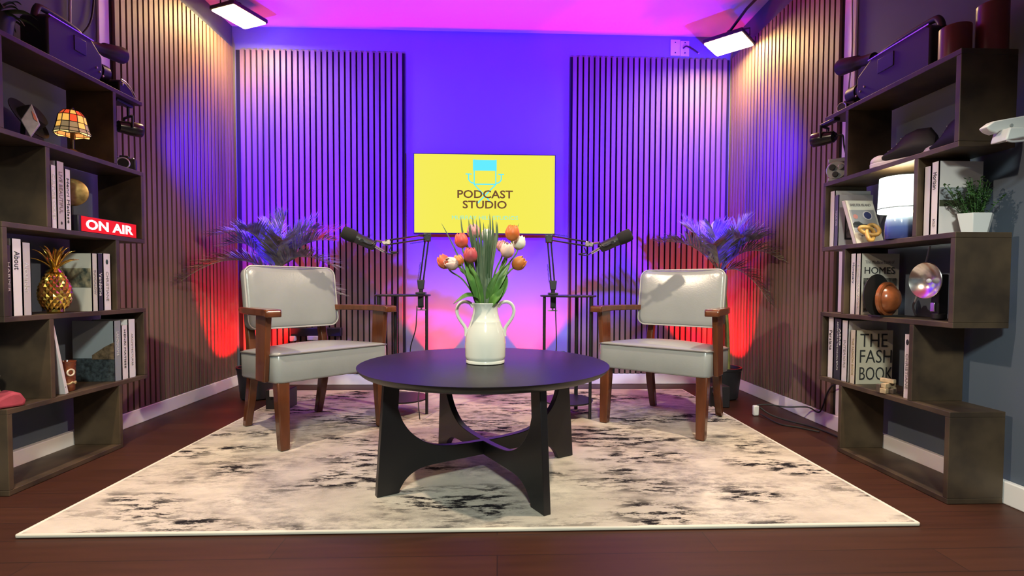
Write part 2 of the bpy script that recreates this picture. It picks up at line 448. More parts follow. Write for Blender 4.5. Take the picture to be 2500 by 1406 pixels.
def make_chair(label, loc, rot):
    t = thing('armchair', label, 'chair', loc, rot, 'grey vinyl armchairs')
    Xs = frame((0, -0.040, 0.370), (1, 0, 0), (0, 1, -0.055), (0, 0.055, 1))
    s = MB(); pillow(s, 0.62, 0.47, 0.140, 0.035, 0.030, Xs, taper=0.10)
    seat = s.build('seat', VINYL, t, local=True, angle=60)
    P = rrect(0.622, 0.472, 0.036)
    loop = [Xs @ Vector((x * (1 - 0.10 * (y / 0.47 + 0.5)), y, 0.0620)) for x, y in P]
    m = MB(); m.tube(loop + loop[:2], 0.0042, 6, caps=False); m.build('piping', PIPE, seat, local=True)
    a = math.radians(9)
    Xb = frame((0, 0.215, 0.695), (1, 0, 0), (0, math.sin(a), math.cos(a)), (0, -math.cos(a), math.sin(a)))
    b = MB(); pillow(b, 0.505, 0.335, 0.072, 0.045, 0.016, Xb, bend=0.022, back=0.0)
    back = b.build('backrest', VINYL, t, local=True, angle=60)
    loop = [Xb @ Vector((x, y, 0.029 + 0.022 * (2 * x / 0.505) ** 2)) for x, y in rrect(0.507, 0.337, 0.046)]
    m = MB(); m.tube(loop + loop[:2], 0.004, 6, caps=False); m.build('piping', M('light_piping', (0.42, 0.42, 0.40), 0.35), back, local=True)
    for sx in (-1, 1):
        m = MB(); x = sx * 0.268; y = -0.262
        m.hexa([(x - 0.022, y - 0.022, 0.001), (x + 0.022, y - 0.022, 0.001), (x + 0.022, y + 0.022, 0.001), (x - 0.022, y + 0.022, 0.001)],
               [(x - 0.029, y - 0.008, 0.318), (x + 0.029, y - 0.008, 0.318), (x + 0.029, y + 0.05, 0.318), (x - 0.029, y + 0.05, 0.318)])
        m.build('leg', WOOD, t, local=True, bevel=0.006)
        # rear leg runs on upwards as the post that carries the backrest
        m = MB(); x = sx * 0.195; R = []
        for (yy, zz, hw, hd) in ((0.292, 0.001, 0.018, 0.020), (0.245, 0.16, 0.021, 0.024), (0.212, 0.31, 0.022, 0.026), (0.232, 0.46, 0.020, 0.022), (0.285, 0.72, 0.018, 0.016)):
            R.append([Vector((x + sx * 0.01 - hw, yy - hd, zz)), Vector((x + sx * 0.01 + hw, yy - hd, zz)), Vector((x + sx * 0.01 + hw, yy + hd, zz)), Vector((x + sx * 0.01 - hw, yy + hd, zz))])
        m.rings(R); m.build('leg', WOOD, t, local=True, bevel=0.005)
        m = MB(); x = sx * 0.318
        m.hexa([(x - 0.012, -0.205, 0.315), (x + 0.012, -0.205, 0.315), (x + 0.012, -0.112, 0.315), (x - 0.012, -0.112, 0.315)],
               [(x - 0.014, -0.240, 0.628), (x + 0.014, -0.240, 0.628), (x + 0.014, -0.128, 0.628), (x - 0.014, -0.128, 0.628)])
        m.build('arm_post', WOOD, t, local=True, bevel=0.005)
        m = MB(); R = []
        for yy, zz, hw, hh in ((-0.292, 0.633, 0.030, 0.010), (-0.286, 0.638, 0.036, 0.017), (-0.255, 0.641, 0.036, 0.017), (-0.12, 0.642, 0.031, 0.016), (0.05, 0.640, 0.027, 0.016), (0.22, 0.636, 0.025, 0.016)):
            xo = x - sx * max(0, yy + 0.05) * 0.28
            R.append([Vector((xo - hw, yy, zz - hh)), Vector((xo + hw, yy, zz - hh)), Vector((xo + hw, yy, zz + hh)), Vector((xo - hw, yy, zz + hh))])
        m.rings(R); m.build('armrest', WOOD, t, local=True, bevel=0.006)
        m = MB(); m.cyl((sx * 0.262, 0.215, 0.636), (sx * 0.21, 0.255, 0.636), 0.012); m.build('arm_bracket', WOOD, t, local=True)
    m = MB(); m.box((-0.22, -0.19, 0.300), (0.22, 0.17, 0.325)); m.build('seat_frame', WOOD, t, local=True, bevel=0.003)
    return t
make_chair('grey vinyl armchair with wooden arms standing left of the round table', (-1.0085, 2.7435, 0.0105), math.radians(47.9))
make_chair('grey vinyl armchair with wooden arms standing right of the round table', (0.9775, 2.8495, 0.0105), math.radians(-39.3))

# ------------------------------------------------------------------ coffee table
TC = (-0.053, 2.055)
t = thing('coffee_table', 'round black coffee table with crossed curved legs in the middle of the rug', 'table', (*TC, 0.0105), math.radians(29.7))
m = MB(); m.lathe([(0.0, 0.420), (0.44, 0.420), (0.462, 0.424), (0.482, 0.432), (0.494, 0.443), (0.5, 0.452), (0.5005, 0.4545), (0.496, 0.4555), (0.0, 0.4555)], seg=96)
m.build('tabletop', TABLE, t, local=True, angle=25)
half = [(0.447, 0.0), (0.418, 0.420), (0.360, 0.420), (0.366, 0.315), (0.347, 0.262), (0.311, 0.213), (0.259, 0.174), (0.196, 0.151), (0.10, 0.142), (0.0, 0.140)]
low = [(0.0, 0.084), (0.2, 0.083), (0.27, 0.079), (0.31, 0.066), (0.338, 0.046), (0.358, 0.018), (0.365, 0.0)]
def catmull(P, n=4):
    return [(p.x, p.y) for p in smooth_path([(a, b, 0) for a, b in P], n)]
arc = catmull(half[3:]); lowc = catmull(low)
poly = [half[0], half[1], half[2]] + arc + [(-x, z) for x, z in arc[::-1][1:]] + [(-x, z) for x, z in (half[2], half[1], half[0])] \
    + [(-x, z) for x, z in lowc[::-1]] + lowc[1:]
for ang in (0, PI / 2):
    c, s = math.cos(ang), math.sin(ang)
    m = MB(); m.prism(poly, -0.014, 0.014, frame((0, 0, 0), (c, s, 0), (0, 0, 1), (s, -c, 0)))
    m.build('leg_panel', TABLE, t, local=True, bevel=0.002, angle=30)

# ------------------------------------------------------------------ vase, tulips, grass
VX, VY, VZ = -0.0505, 2.052, 0.4662
t = thing('vase', 'glossy white two-handled ceramic vase on the black coffee table', 'vase', (VX, VY, VZ))
prof = [(0, 0), (0.074, 0), (0.0785, 0.003), (0.0790, 0.011), (0.0765, 0.0145), (0.0775, 0.0175), (0.0805, 0.022), (0.0815, 0.030), (0.0820, 0.055), (0.0825, 0.08), (0.0805, 0.105), (0.0745, 0.132), (0.0675, 0.152), (0.0625, 0.166),
        (0.0620, 0.1695), (0.0605, 0.171), (0.0560, 0.185), (0.0515, 0.200), (0.0498, 0.213), (0.0505, 0.225), (0.0540, 0.236), (0.0560, 0.2405), (0.0545, 0.2435), (0.0500, 0.2415), (0.0465, 0.230), (0.045, 0.20), (0.0, 0.195)]
m = MB(); m.lathe(prof, seg=64); m.build('body', GLAZE, t, local=True, angle=50)
for sx in (-1, 1):
    P = [(sx * 0.050, 0, 0.226), (sx * 0.062, 0, 0.242), (sx * 0.085, 0, 0.2485), (sx * 0.106, 0, 0.238), (sx * 0.1155, 0, 0.215), (sx * 0.111, 0, 0.190), (sx * 0.097, 0, 0.166), (sx * 0.083, 0, 0.146), (sx * 0.078, 0, 0.128), (sx * 0.078, 0, 0.108)]
    q = smooth_path(P, 4)
    m = MB(); m.tube(q, [0.0075 - 0.0015 * min(i, len(q) - 1 - i) / len(q) for i in range(len(q))], 12); m.build('handle', GLAZE, t, local=True)
def ramp_mat(name, c0, c1, c2, rough=0.5):
    """petal colour from base to rim along the generated z"""
    m = bpy.data.materials.new(name); m.use_nodes = True
    nt = m.node_tree; b = nt.nodes['Principled BSDF']; b.inputs['Roughness'].default_value = rough
    tc = _n(nt, 'ShaderNodeTexCoord'); sp = _n(nt, 'ShaderNodeSeparateXYZ'); cr = _n(nt, 'ShaderNodeValToRGB')
    e = cr.color_ramp.elements; e[0].color = (*c0, 1); e[1].color = (*c2, 1); x = e.new(0.4); x.color = (*c1, 1)
    nt.links.new(tc.outputs['Generated'], sp.inputs[0]); nt.links.new(sp.outputs[2], cr.inputs[0]); nt.links.new(cr.outputs[0], b.inputs['Base Color'])
    return m
PET = {'red': ramp_mat('coral_red_petal', (0.60, 0.20, 0.10), (0.66, 0.075, 0.055), (0.72, 0.11, 0.075)),
       'rose': ramp_mat('rose_petal', (0.50, 0.16, 0.12), (0.45, 0.055, 0.075), (0.55, 0.09, 0.10)),
       'coral': ramp_mat('coral_petal', (0.65, 0.25, 0.10), (0.68, 0.11, 0.05), (0.75, 0.20, 0.10)),
       'pale': ramp_mat('pale_pink_petal', (0.62, 0.40, 0.33), (0.72, 0.46, 0.40), (0.78, 0.62, 0.54)),
       'pink': ramp_mat('pink_petal', (0.60, 0.42, 0.34), (0.68, 0.26, 0.25), (0.72, 0.34, 0.34)),
       'orange': ramp_mat('orange_petal', (0.60, 0.28, 0.07), (0.58, 0.12, 0.02), (0.66, 0.18, 0.03)),
       'amber': ramp_mat('amber_petal', (0.60, 0.22, 0.05), (0.62, 0.16, 0.03), (0.72, 0.33, 0.10)),
       'white': ramp_mat('cream_petal', (0.62, 0.64, 0.42), (0.74, 0.72, 0.62), (0.78, 0.77, 0.70))}
STEM = M('tulip_stem', (0.13, 0.26, 0.055), 0.5)
LEAF = M('tulip_leaf', (0.085, 0.21, 0.035), 0.42, var=0.35, vscale=(30, 30, 8))
def interp(v, xs, ys):
    for a, b, c, d in zip(xs, xs[1:], ys, ys[1:]):
        if v <= b: return c + (d - c) * (v - a) / (b - a)
    return ys[-1]
def bloom(mb, base, axis, L, Rm):
    axis = Vector(axis).normalized(); x = axis.orthogonal().normalized(); y = axis.cross(x)
    for layer, off, sc in ((0, 0.0, 1.0), (1, PI / 3, 0.9)):
        for k in range(3):
            a0 = off + k * 2 * PI / 3
            rows = []
            for i in range(9):
                v = i / 8
                rad = Rm * sc * interp(v, (0, 0.12, 0.30, 0.50, 0.80, 1), (0.22, 0.66, 0.93, 1.0, 0.84, 0.58))
                half = math.radians(interp(v, (0, 0.2, 0.6, 0.85, 1), (62, 68, 66, 48, 14)))
                row = []
                for j in range(7):
                    u = j / 6 * 2 - 1
                    a = a0 + u * half
                    zz = L * (v - 0.06 * u * u * v)
                    rr = rad * (1 - 0.07 * abs(u))
                    row.append(Vector(base) + axis * zz + (x * math.cos(a) + y * math.sin(a)) * rr)
                rows.append(row)
            mb.rings(rows, 0, False, False, close=False)
def blade(mb, P, wid, normal, fold=0.25, twist=0.0):
    """long leaf along the path P, width profile wid(t)"""
    P = smooth_path(P, 5); rows = []
    for i, p in enumerate(P):
        t_ = i / (len(P) - 1)
        a = P[max(0, i - 1)]; b = P[min(len(P) - 1, i + 1)]; tg = (b - a).normalized()
        n = Matrix.Rotation(twist * t_, 3, tg) @ Vector(normal)
        sd = tg.cross(n).normalized(); nn = sd.cross(tg)
        hw = wid(t_)
        rows.append([p - sd * hw + nn * hw * fold, p - sd * hw * 0.5 + nn * hw * fold * 0.3, p, p + sd * hw * 0.5 + nn * hw * fold * 0.3, p + sd * hw + nn * hw * fold])
    mb.rings(rows, 0, False, False, close=False)
MOUTH = Vector((VX, VY, VZ + 0.235))
def tulip(label, col, pos, tilt, size=1.0, foot=(0, 0), leaves=()):
    pos = Vector(pos)
    t = thing('tulip', label, 'flower', (VX + foot[0], VY + foot[1], VZ + 0.20), 0, 'tulips in the white vase')
    ax = Vector(tilt).normalized(); L = 0.060 * size; Rm = 0.0285 * size
    base = pos - ax * L * 0.5
    m = MB(); bloom(m, base, ax, L, Rm); o = m.build('bloom', PET[col], t, angle=80)
    so = o.modifiers.new('thickness', 'SOLIDIFY'); so.thickness = 0.0012
    p0 = Vector((VX + foot[0] * 0.6, VY + foot[1] * 0.6, VZ + 0.20)); p1 = Vector((VX + foot[0], VY + foot[1], VZ + 0.245))
    m = MB(); m.tube(smooth_path([p0, p1, p1.lerp(base, 0.5) + Vector((0, 0, 0.02)), base - ax * 0.02, base + ax * 0.004], 5), 0.0032, 8); m.build('stem', STEM, t)
    for P, w0, nrm in leaves:
        m = MB(); blade(m, P, lambda q, w0=w0: w0 * (0.35 + 1.0 * math.sin(PI * min(1, 0.10 + 0.9 * q)) ** 0.8) * (1 - q ** 6) + 0.0004, nrm, 0.35)
        o = m.build('leaf', LEAF, t, angle=80); so = o.modifiers.new('thickness', 'SOLIDIFY'); so.thickness = 0.001
    return t
def vz(dx, dz, dy=0.0):
    """a point seen from the vase mouth"""
    return (VX + dx, VY + dy, VZ + 0.235 + dz)
tulip('coral red tulip bloom upper left of the bouquet, above the rose one', 'red', (-0.145, 2.01, 0.957), (-0.18, -0.05, 1), 1.0, (-0.020, -0.015))
tulip('deep rose tulip low in the bouquet front, left of the striped grass', 'rose', (-0.108, 1.985, 0.898), (0.04, -0.15, 1), 1.02, (-0.018, -0.025),
      [([vz(-.02, 0, -.02), vz(-.035, .07, -.03), vz(-.060, .13, -.035), vz(-.085, .19, -.04)], 0.017, (0.2, -1, 0.1))])
tulip('coral orange tulip lying outermost at the left of the bouquet', 'coral', (-0.214, 2.02, 0.873), (-0.55, 0.1, 0.75), 1.0, (-0.030, 0.0))
tulip('pale pink white-tipped tulip overlapping the outermost left bloom', 'pale', (-0.182, 1.99, 0.864), (-0.7, -0.5, 0.35), 0.95, (-0.028, -0.01),
      [([vz(-.03, 0, -.01), vz(-.04, .03, -.03), vz(-.075, .035, -.05), vz(-.125, .005, -.06)], 0.014, (0, -0.5, 1))])
tulip('small orange tulip half hidden between the pale and the rose blooms', 'amber', (-0.158, 2.045, 0.880), (-0.25, 0.1, 1), 0.8, (-0.02, 0.01))
tulip('tall pink tulip behind the striped grass at the top of the bouquet', 'pink', (-0.100, 2.075, 1.000), (-0.05, 0.0, 1), 1.0, (-0.01, 0.02))
tulip('cream white tulip deep behind the grass at the centre of the bouquet', 'white', (-0.045, 2.095, 0.985), (0.05, 0.05, 1), 0.95, (0.0, 0.025))
tulip('burnt orange tulip standing highest at the right of the bouquet', 'orange', (0.057, 2.03, 0.990), (0.10, -0.05, 1), 1.08, (0.018, 0.01))
tulip('cream white tulip at the right behind the burnt orange bloom', 'white', (0.086, 2.075, 0.955), (0.30, 0.1, 1), 1.0, (0.022, 0.018))
tulip('pale pink tulip on the right under the burnt orange bloom', 'pale', (0.036, 1.985, 0.918), (0.12, -0.35, 1), 1.02, (0.015, -0.02),
      [([vz(.02, 0, -.02), vz(.03, .06, -.03), vz(.065, .12, -.03), vz(.10, .17, -.02)], 0.018, (-0.2, -1, 0.2))])
tulip('pink tulip bud peeking out behind the pale pink right bloom', 'pink', (0.015, 2.04, 0.938), (0.0, 0.1, 1), 0.8, (0.01, 0.012))
tulip('amber tulip leaning furthest right over the vase handle', 'amber', (0.082, 2.0, 0.868), (0.75, -0.2, 0.65), 1.0, (0.030, -0.005),
      [([vz(.03, 0, -.01), vz(.055, .045, -.03), vz(.075, .085, -.03), vz(.085, .125, -.02)], 0.017, (-0.3, -1, 0.3)),
       ([vz(.02, -.005, -.03), vz(.035, .02, -.045), vz(.055, .045, -.05), vz(.075, .075, -.05)], 0.013, (-0.4, -1, 0.3))])
GRASS = M('striped_grass', (0.035, 0.085, 0.030), 0.5, col2=(0.13, 0.17, 0.09), vscale=(170, 60, 1.2))
t = thing('grass_bunch', 'bunch of tall striped grass blades in the middle of the tulips', 'grass', (VX, VY, VZ + 0.2))
random.seed(11); m = MB()
specs = [(-0.125, 0.355), (-0.085, 0.345), (-0.066, 0.36), (-0.030, 0.35), (-0.012, 0.335), (0.012, 0.325), (0.020, 0.37), (0.034, 0.355), (0.052, 0.345), (0.058, 0.335), (-0.045, 0.34), (0.0, 0.31), (-0.075, 0.325), (0.04, 0.31)]
for i, (dx, dz) in enumerate(specs):
    f = (dx * 0.16, random.uniform(-0.03, 0.025)); dy = random.uniform(-0.04, 0.03)
    blade(m, [vz(f[0] * .6, -0.03, f[1] * .6), vz(f[0], 0.0, f[1]), vz(dx * 0.45, dz * 0.5, dy * 0.6), vz(dx * 0.75 + 0.003, dz * 0.8, dy), vz(dx * 0.8, dz, dy)], lambda q: 0.0075 * (1 - q ** 3) * (0.75 + 0.25 * math.sin(PI * q)) + 0.0003, (0.1 * (i % 3 - 1), -1, 0), 0.3)
for dx, dz, dy in ((-0.175, 0.325, -0.02), (0.135, 0.33, 0.0)):
    blade(m, [vz(dx * 0.12, -0.03, 0), vz(dx * 0.2, 0.0, dy * 0.5), vz(dx * 0.5, dz * 0.45, dy), vz(dx * 0.8, dz * 0.8, dy), vz(dx, dz, dy)], lambda q: 0.004 * (1 - q ** 3) + 0.0003, (0, -1, 0), 0.2)
o = m.build('blades', GRASS, t, angle=80); so = o.modifiers.new('thickness', 'SOLIDIFY'); so.thickness = 0.0008

# ------------------------------------------------------------------ television
TVX0, TVX1, TVZ0, TVZ1 = -0.652, 0.444, 1.172, 1.792
t = thing('television', 'flat television on the back wall showing a yellow podcast studio screen', 'television', ((TVX0 + TVX1) / 2, 3.96, TVZ0))
MB().box((TVX0, 3.932, TVZ0), (TVX1, 3.965, TVZ1)).build('case', PLASTIC, t, smooth=False, bevel=0.004)
MB().box((TVX0 + 0.2, 3.965, TVZ0 + 0.15), (TVX1 - 0.2, 3.995, TVZ1 - 0.15)).build('wall_mount', BLACK, t, smooth=False)
MB().box((TVX0 + 0.008, 3.9295, TVZ0 + 0.012), (TVX1 - 0.008, 3.9325, TVZ1 - 0.008)).build('screen', E('screen_yellow', (0.93, 0.85, 0.075), 1.0), t, smooth=False)
SW, SH = TVX1 - TVX0 - 0.016, TVZ1 - TVZ0 - 0.020
def sc(u, v, y=3.9290):
    """point on the screen, u across and v up, both 0..1"""
    return Vector((TVX0 + 0.008 + u * SW, y, TVZ0 + 0.012 + v * SH))
CY = E('screen_cyan', (0.13, 0.85, 1.0), 1.0)
BR = E('screen_brown', (0.17, 0.075, 0.012), 1.0)
def K(cx, cy):
    return sc((cx - 185) / 2015.0, (1240 - cy) / 1150.0)
ic = MB()
def line(p, q, wd=0.0085):
    a, b = K(*p), K(*q); d = (b - a).normalized(); n = Vector((-d.z, 0, d.x)) * wd / 2
    ic.hexa([a - n, b - n, b + n, a + n], [x + Vector((0, -0.0006, 0)) for x in (a - n, b - n, b + n, a + n)])
line((1022, 246), (1362, 246), 0.082)
for a, b in (((1040, 160), (1040, 520)), ((1350, 160), (1350, 520)), ((1040, 522), (1350, 522)), ((918, 375), (1004, 375)), ((1386, 375), (1468, 375)),
             ((960, 375), (960, 455)), ((960, 455), (990, 495)), ((990, 495), (1040, 512)), ((1428, 375), (1428, 455)), ((1428, 455), (1400, 495)), ((1400, 495), (1350, 512)),
             ((1035, 520), (1290, 800)), ((1355, 520), (1090, 800))):
    line(a, b)
ic.build('chair_logo', CY, t, smooth=False)
def scr_text(s, x0, x1, y0, y1, mat, thick):
    c = (K(x0, y0) + K(x1, y1)) / 2 + Vector((0, -0.0012, 0))
    text(s, c, (x1 - x0) / 2015 * SW, (y1 - y0) / 1150 * SH, (1, 0, 0), (0, 0, 1), mat, t, thick=thick)
scr_text('PODCAST', 800, 1597, 610, 728, BR, 0.018)
scr_text('STUDIO', 876, 1508, 764, 880, BR, 0.018)
scr_text('MURRAY HILL STUDIOS', 722, 1672, 985, 1042, E('screen_pale_cyan', (0.33, 0.85, 0.62), 1.0), 0.0)

# ------------------------------------------------------------------ LED panel lamps in the upper corners
def led_panel(label, A, B, D, wallp):
    """A, B the ends of one long edge, D the corner next to A on a short edge; the face looks along ex x ey"""
    A, B, D = Vector(A), Vector(B), Vector(D)
    ex = (B - A); Lx = ex.length; ex.normalize()
    ey = D - A; ey -= ex * ey.dot(ex); Ly = ey.length; ey.normalize()
    n = ex.cross(ey)
    if n.z > 0: n = -n
    c = A + ex * Lx / 2 + ey * Ly / 2
    t = thing('studio_light', label, 'lamp', c, 0, 'LED panel lamps in the upper corners')
    F = frame(c, ex, ey, n)
    MB().box((-Lx / 2 - 0.008, -Ly / 2 - 0.008, -0.030), (Lx / 2 + 0.008, Ly / 2 + 0.008, -0.002), 0, F).build('housing', PLASTIC, t, bevel=0.006)
    MB().prism(rrect(Lx, Ly, 0.012), -0.002, 0.002, F).build('diffuser', E('led_panel_glow', (1.0, 0.66, 0.26), 105.0), t)
    m = MB(); wp = Vector(wallp)
    e0 = F @ Vector((-Lx / 2 - 0.012, 0, -0.015)); e1 = F @ Vector((Lx / 2 + 0.012, 0, -0.015)); k = F @ Vector((0, 0, -0.085))
    m.tube([e0, F @ Vector((-Lx / 2 - 0.012, 0, -0.07)), k, F @ Vector((Lx / 2 + 0.012, 0, -0.07)), e1], 0.005, 8)
    m.build('yoke', BLACK, t)
    m = MB(); m.tube([k, k.lerp(wp, 0.5) + Vector((0, 0, 0.02)), wp], 0.010, 10); m.ball(k, 0.016); m.build('mount_arm', BLACK, t)
    return t
led_panel('glowing LED panel lamp high in the corner above the left slatted panels', (-1.743, 3.455, 2.62), (-1.640, 3.697, 2.62), (-1.916, 3.575, 2.62), (-1.93, 3.25, 2.70))
led_panel('glowing LED panel lamp high in the corner above the right slatted panels', (1.446, 3.578, 2.49), (1.631, 3.399, 2.49), (1.593, 3.785, 2.49), (1.74, 3.30, 2.72))

# wall plate with a cut cable
t = thing('wall_plate', 'white double wall plate with four screws above the right back panel', 'wall plate', (1.422, YB, 2.65))
MB().box((1.348, 3.984, 2.590), (1.424, YB, 2.714)).build('plate', M('plate_white', (0.72, 0.70, 0.74), 0.4), t, smooth=False, bevel=0.002)
MB().box((1.426, 3.986, 2.588), (1.496, YB, 2.706)).build('plate', MATS['plate_white'], t, smooth=False, bevel=0.002)
for x in (1.385, 1.462):
    for z in (2.612, 2.692):
        MB().cyl((x, 3.982, z), (x, 3.986, z), 0.005, seg=10).build('screw', BLACK, t)
m = MB(); m.tube(smooth_path([(1.448, 3.984, 2.648), (1.462, 3.955, 2.650), (1.500, 3.94, 2.625), (1.535, 3.935, 2.600), (1.548, 3.935, 2.592)]), 0.006, 8)
o = m.build('cable_stub', RUBBER, t)
MB().ball((1.551, 3.934, 2.589), 0.007, 10).build('cable_tip', SILVER, t)

# ------------------------------------------------------------------ side tables, boom arms, microphones
def side_table(label, cx, cy, legs):
    t = thing('side_table', label, 'table', (cx, cy, 0.0105), 0, 'slim black side tables behind the chairs')
    MB().lathe([(0, 0.704), (0.163, 0.704), (0.166, 0.707), (0.166, 0.712), (0.164, 0.714), (0, 0.714)], (cx, cy, 0.0105), 48).build('tabletop', BLACK, t)
    MB().lathe([(0, 0.085), (0.148, 0.085), (0.150, 0.088), (0.150, 0.094), (0, 0.094)], (cx, cy, 0.0105), 48).build('lower_shelf', BLACK, t)
    for a, r in legs:
        x, y = cx + 0.153 * math.cos(math.radians(a)), cy + 0.153 * math.sin(math.radians(a))
        MB().cyl((x, y, 0.011), (x, y, 0.715), r, seg=12).build('leg', BLACK, t)
side_table('slim black two-tier side table between the left chair and the television', -0.571, 3.06, [(-15, 0.009), (118, 0.013), (218, 0.013)])
side_table('slim black two-tier side table between the right chair and the television', 0.416, 2.985, [(198, 0.009), (62, 0.012), (-40, 0.009)])
def boom(label, label2, base, sgn, elbow, head, foot_z):
    """desk-clamped spring arm: base (x, y, top of table), elbow, head"""
    bx, by, bz = base
    t = thing('boom_arm', label, 'microphone arm', base, 0, 'microphone boom arms clamped to the side tables')
    m = MB(); m.box((bx - 0.016, by - 0.022, bz - 0.075), (bx + 0.016, by - 0.002, bz + 0.012)); m.box((bx - 0.028, by - 0.03, bz + 0.0005), (bx + 0.028, by + 0.03, bz + 0.014)); m.box((bx - 0.014, by - 0.022, bz - 0.078), (bx + 0.014, by + 0.022, bz - 0.066))
    m.build('clamp', BLACK, t, bevel=0.003)
    m = MB(); m.cyl((bx, by + 0.012, bz - 0.095), (bx, by + 0.012, bz - 0.003), 0.005, seg=10); m.cyl((bx - 0.028, by + 0.012, bz - 0.092), (bx + 0.028, by + 0.012, bz - 0.092), 0.0032, seg=8); m.build('clamp_screw', SILVER, t)
    sh = Vector((bx, by, bz + 0.055)); el = Vector(elbow); hd = Vector(head)
    m = MB(); m.cyl((bx, by, bz + 0.012), (bx, by, bz + 0.04), 0.012, seg=14); m.hexa([(bx - 0.016, by - 0.014, bz + 0.03), (bx + 0.016, by - 0.014, bz + 0.03), (bx + 0.016, by + 0.014, bz + 0.03), (bx - 0.016, by + 0.014, bz + 0.03)],
        [(bx - 0.022, by - 0.012, bz + 0.085), (bx + 0.022, by - 0.012, bz + 0.085), (bx + 0.022, by + 0.012, bz + 0.085), (bx - 0.022, by + 0.012, bz + 0.085)])
    m.build('swivel', BLACK, t, bevel=0.003)
    def pair(a, b, name, gap):
        m = MB(); d = (b - a).normalized(); s = Vector((0, 1, 0)); n = d.cross(s).normalized()
        for k in (-1, 1):
            m.tube([a + n * k * gap, b + n * k * gap], 0.0048, 8)
        o = m.build(name, BLACK, t)
        sp = MB(); q = []
        L = (b - a).length; N = 60
        for i in range(N + 1):
            p = a + d * (L * (0.08 + 0.38 * i / N)) + n * gap * 2.1
            q.append(p + (n * math.cos(i * 1.5) + s * math.sin(i * 1.5)) * 0.0042)
        sp.tube(q, 0.0011, 5); sp.build('spring', BLACK, t)
        return o
    pair(sh, el, 'lower_arm', 0.010)
    pair(el, hd, 'upper_arm', 0.012)
    m = MB(); d = (hd - el).normalized()
    m.hexa([el + Vector(p) for p in ((-0.020, -0.013, -0.030), (0.020, -0.013, -0.030), (0.020, 0.013, -0.030), (-0.020, 0.013, -0.030))],
           [el + Vector(p) for p in ((-0.022, -0.011, 0.020), (0.022, -0.011, 0.020), (0.022, 0.011, 0.020), (-0.022, 0.011, 0.020))]); m.build('elbow', BLACK, t, bevel=0.004)
    m = MB()
    for dx, dz in ((-0.012, 0.010), (0.012, 0.010), (0.006, -0.02)):
        m.cyl(el + Vector((dx, -0.0165, dz)), el + Vector((dx, 0.0165, dz)), 0.004, seg=10)
    for dx, dz in ((0.0, 0.012), (0.0, -0.012)):
        m.cyl(hd + Vector((dx, -0.014, dz)), hd + Vector((dx, 0.014, dz)), 0.005, seg=10)
    m.build('joint_pin', CHROME, t)
    MB().prism([(-0.022, -0.018), (0.022, -0.012), (0.022, 0.012), (-0.022, 0.018)], -0.010, 0.010, frame(hd, (d.x, d.y, d.z), (-d.z * (1 if d.x > 0 else -1), 0, abs(d.x)), (0, -1, 0))).build('end_joint', SILVER, t, bevel=0.003)
    # microphone hung from the end of the arm
    dirx = sgn
    axis = Vector((dirx * 0.86, -0.22, 0.40)).normalized()
    mc = hd + Vector((dirx * 0.135, -0.045, 0.012))
    mt = thing('microphone', label2, 'microphone', mc, 0, 'black broadcast microphones on the boom arms')
    x = axis.cross(Vector((0, 1, 0))).normalized(); y = axis.cross(x)
    X3 = Matrix(((x.x, y.x, axis.x), (x.y, y.y, axis.y), (x.z, y.z, axis.z)))
    MB().lathe([(0, -0.088), (0.020, -0.088), (0.026, -0.082), (0.029, -0.055), (0.030, 0.01), (0.030, 0.03), (0, 0.03)], mc, 28, 0, X3).build('body', M('mic_body', (0.020, 0.020, 0.022), 0.38), mt)
    MB().lathe([(0, 0.022), (0.030, 0.022), (0.034, 0.030), (0.036, 0.05), (0.0355, 0.085), (0.031, 0.098), (0.02, 0.103), (0, 0.104)], mc, 28, 0, X3).build('windscreen', FOAM, mt)
    lab = MB(); lab.box((-0.004, 0.0285, -0.045), (0.004, 0.0315, 0.005), 0, frame(mc, x, -y if y.y > 0 else y, axis)); lab.build('side_plate', SILVER, mt)
    q = [mc + y * 0.034 + axis * -0.01, mc + y * 0.036 - axis * 0.06 + x * 0.0, mc - axis * 0.085 + y * 0.02 + Vector((0, 0, 0.025)), hd + Vector((dirx * 0.055, -0.02, 0.008)), mc - axis * 0.085 - y * 0.02 + Vector((0, 0, 0.025)), mc - y * 0.036 - axis * 0.06, mc - y * 0.034 - axis * 0.01]
    m = MB(); m.tube(smooth_path(q, 5), 0.0045, 8); m.build('yoke', BLACK, mt)
    m = MB()
    for k in (-1, 1):
        m.cyl(mc + y * k * 0.028 - axis * 0.012, mc + y * k * 0.044 - axis * 0.012, 0.010, seg=14)
    m.build('yoke_knob', BLACK, mt)
    m = MB(); m.tube([hd + Vector((dirx * 0.012, -0.002, 0.002)), hd + Vector((dirx * 0.058, -0.021, 0.008))], 0.0075, 12); m.build('threaded_stud', CHROME, mt)
    tail = mc - axis * 0.088
    m = MB(); m.cyl(tail - axis * 0.052 + Vector((0, 0, -0.006)), tail + axis * 0.002, 0.0085, seg=14); m.build('connector', CHROME, mt)
    c0 = tail - axis * 0.050
    m = MB(); m.tube(smooth_path([c0, c0 - axis * 0.03 + Vector((0, 0, -0.006)), c0 + Vector((-dirx * 0.075, 0, -0.012)), hd + Vector((-dirx * 0.02, -0.012, -0.05)), hd + Vector((-dirx * 0.03, -0.012, -0.02))], 5), 0.0035, 7)
    m.build('cable', RUBBER, mt)
boom('black spring boom arm clamped to the left side table', 'black microphone on the left boom arm over the left chair', (-0.453, 3.0, 0.7255), -1, (-0.416, 3.0, 1.065), (-0.625, 2.87, 1.018), 0)
boom('black spring boom arm clamped to the right side table', 'black microphone on the right boom arm over the right chair', (0.322, 2.955, 0.7255), 1, (0.297, 2.96, 1.060), (0.515, 2.86, 1.016), 0)
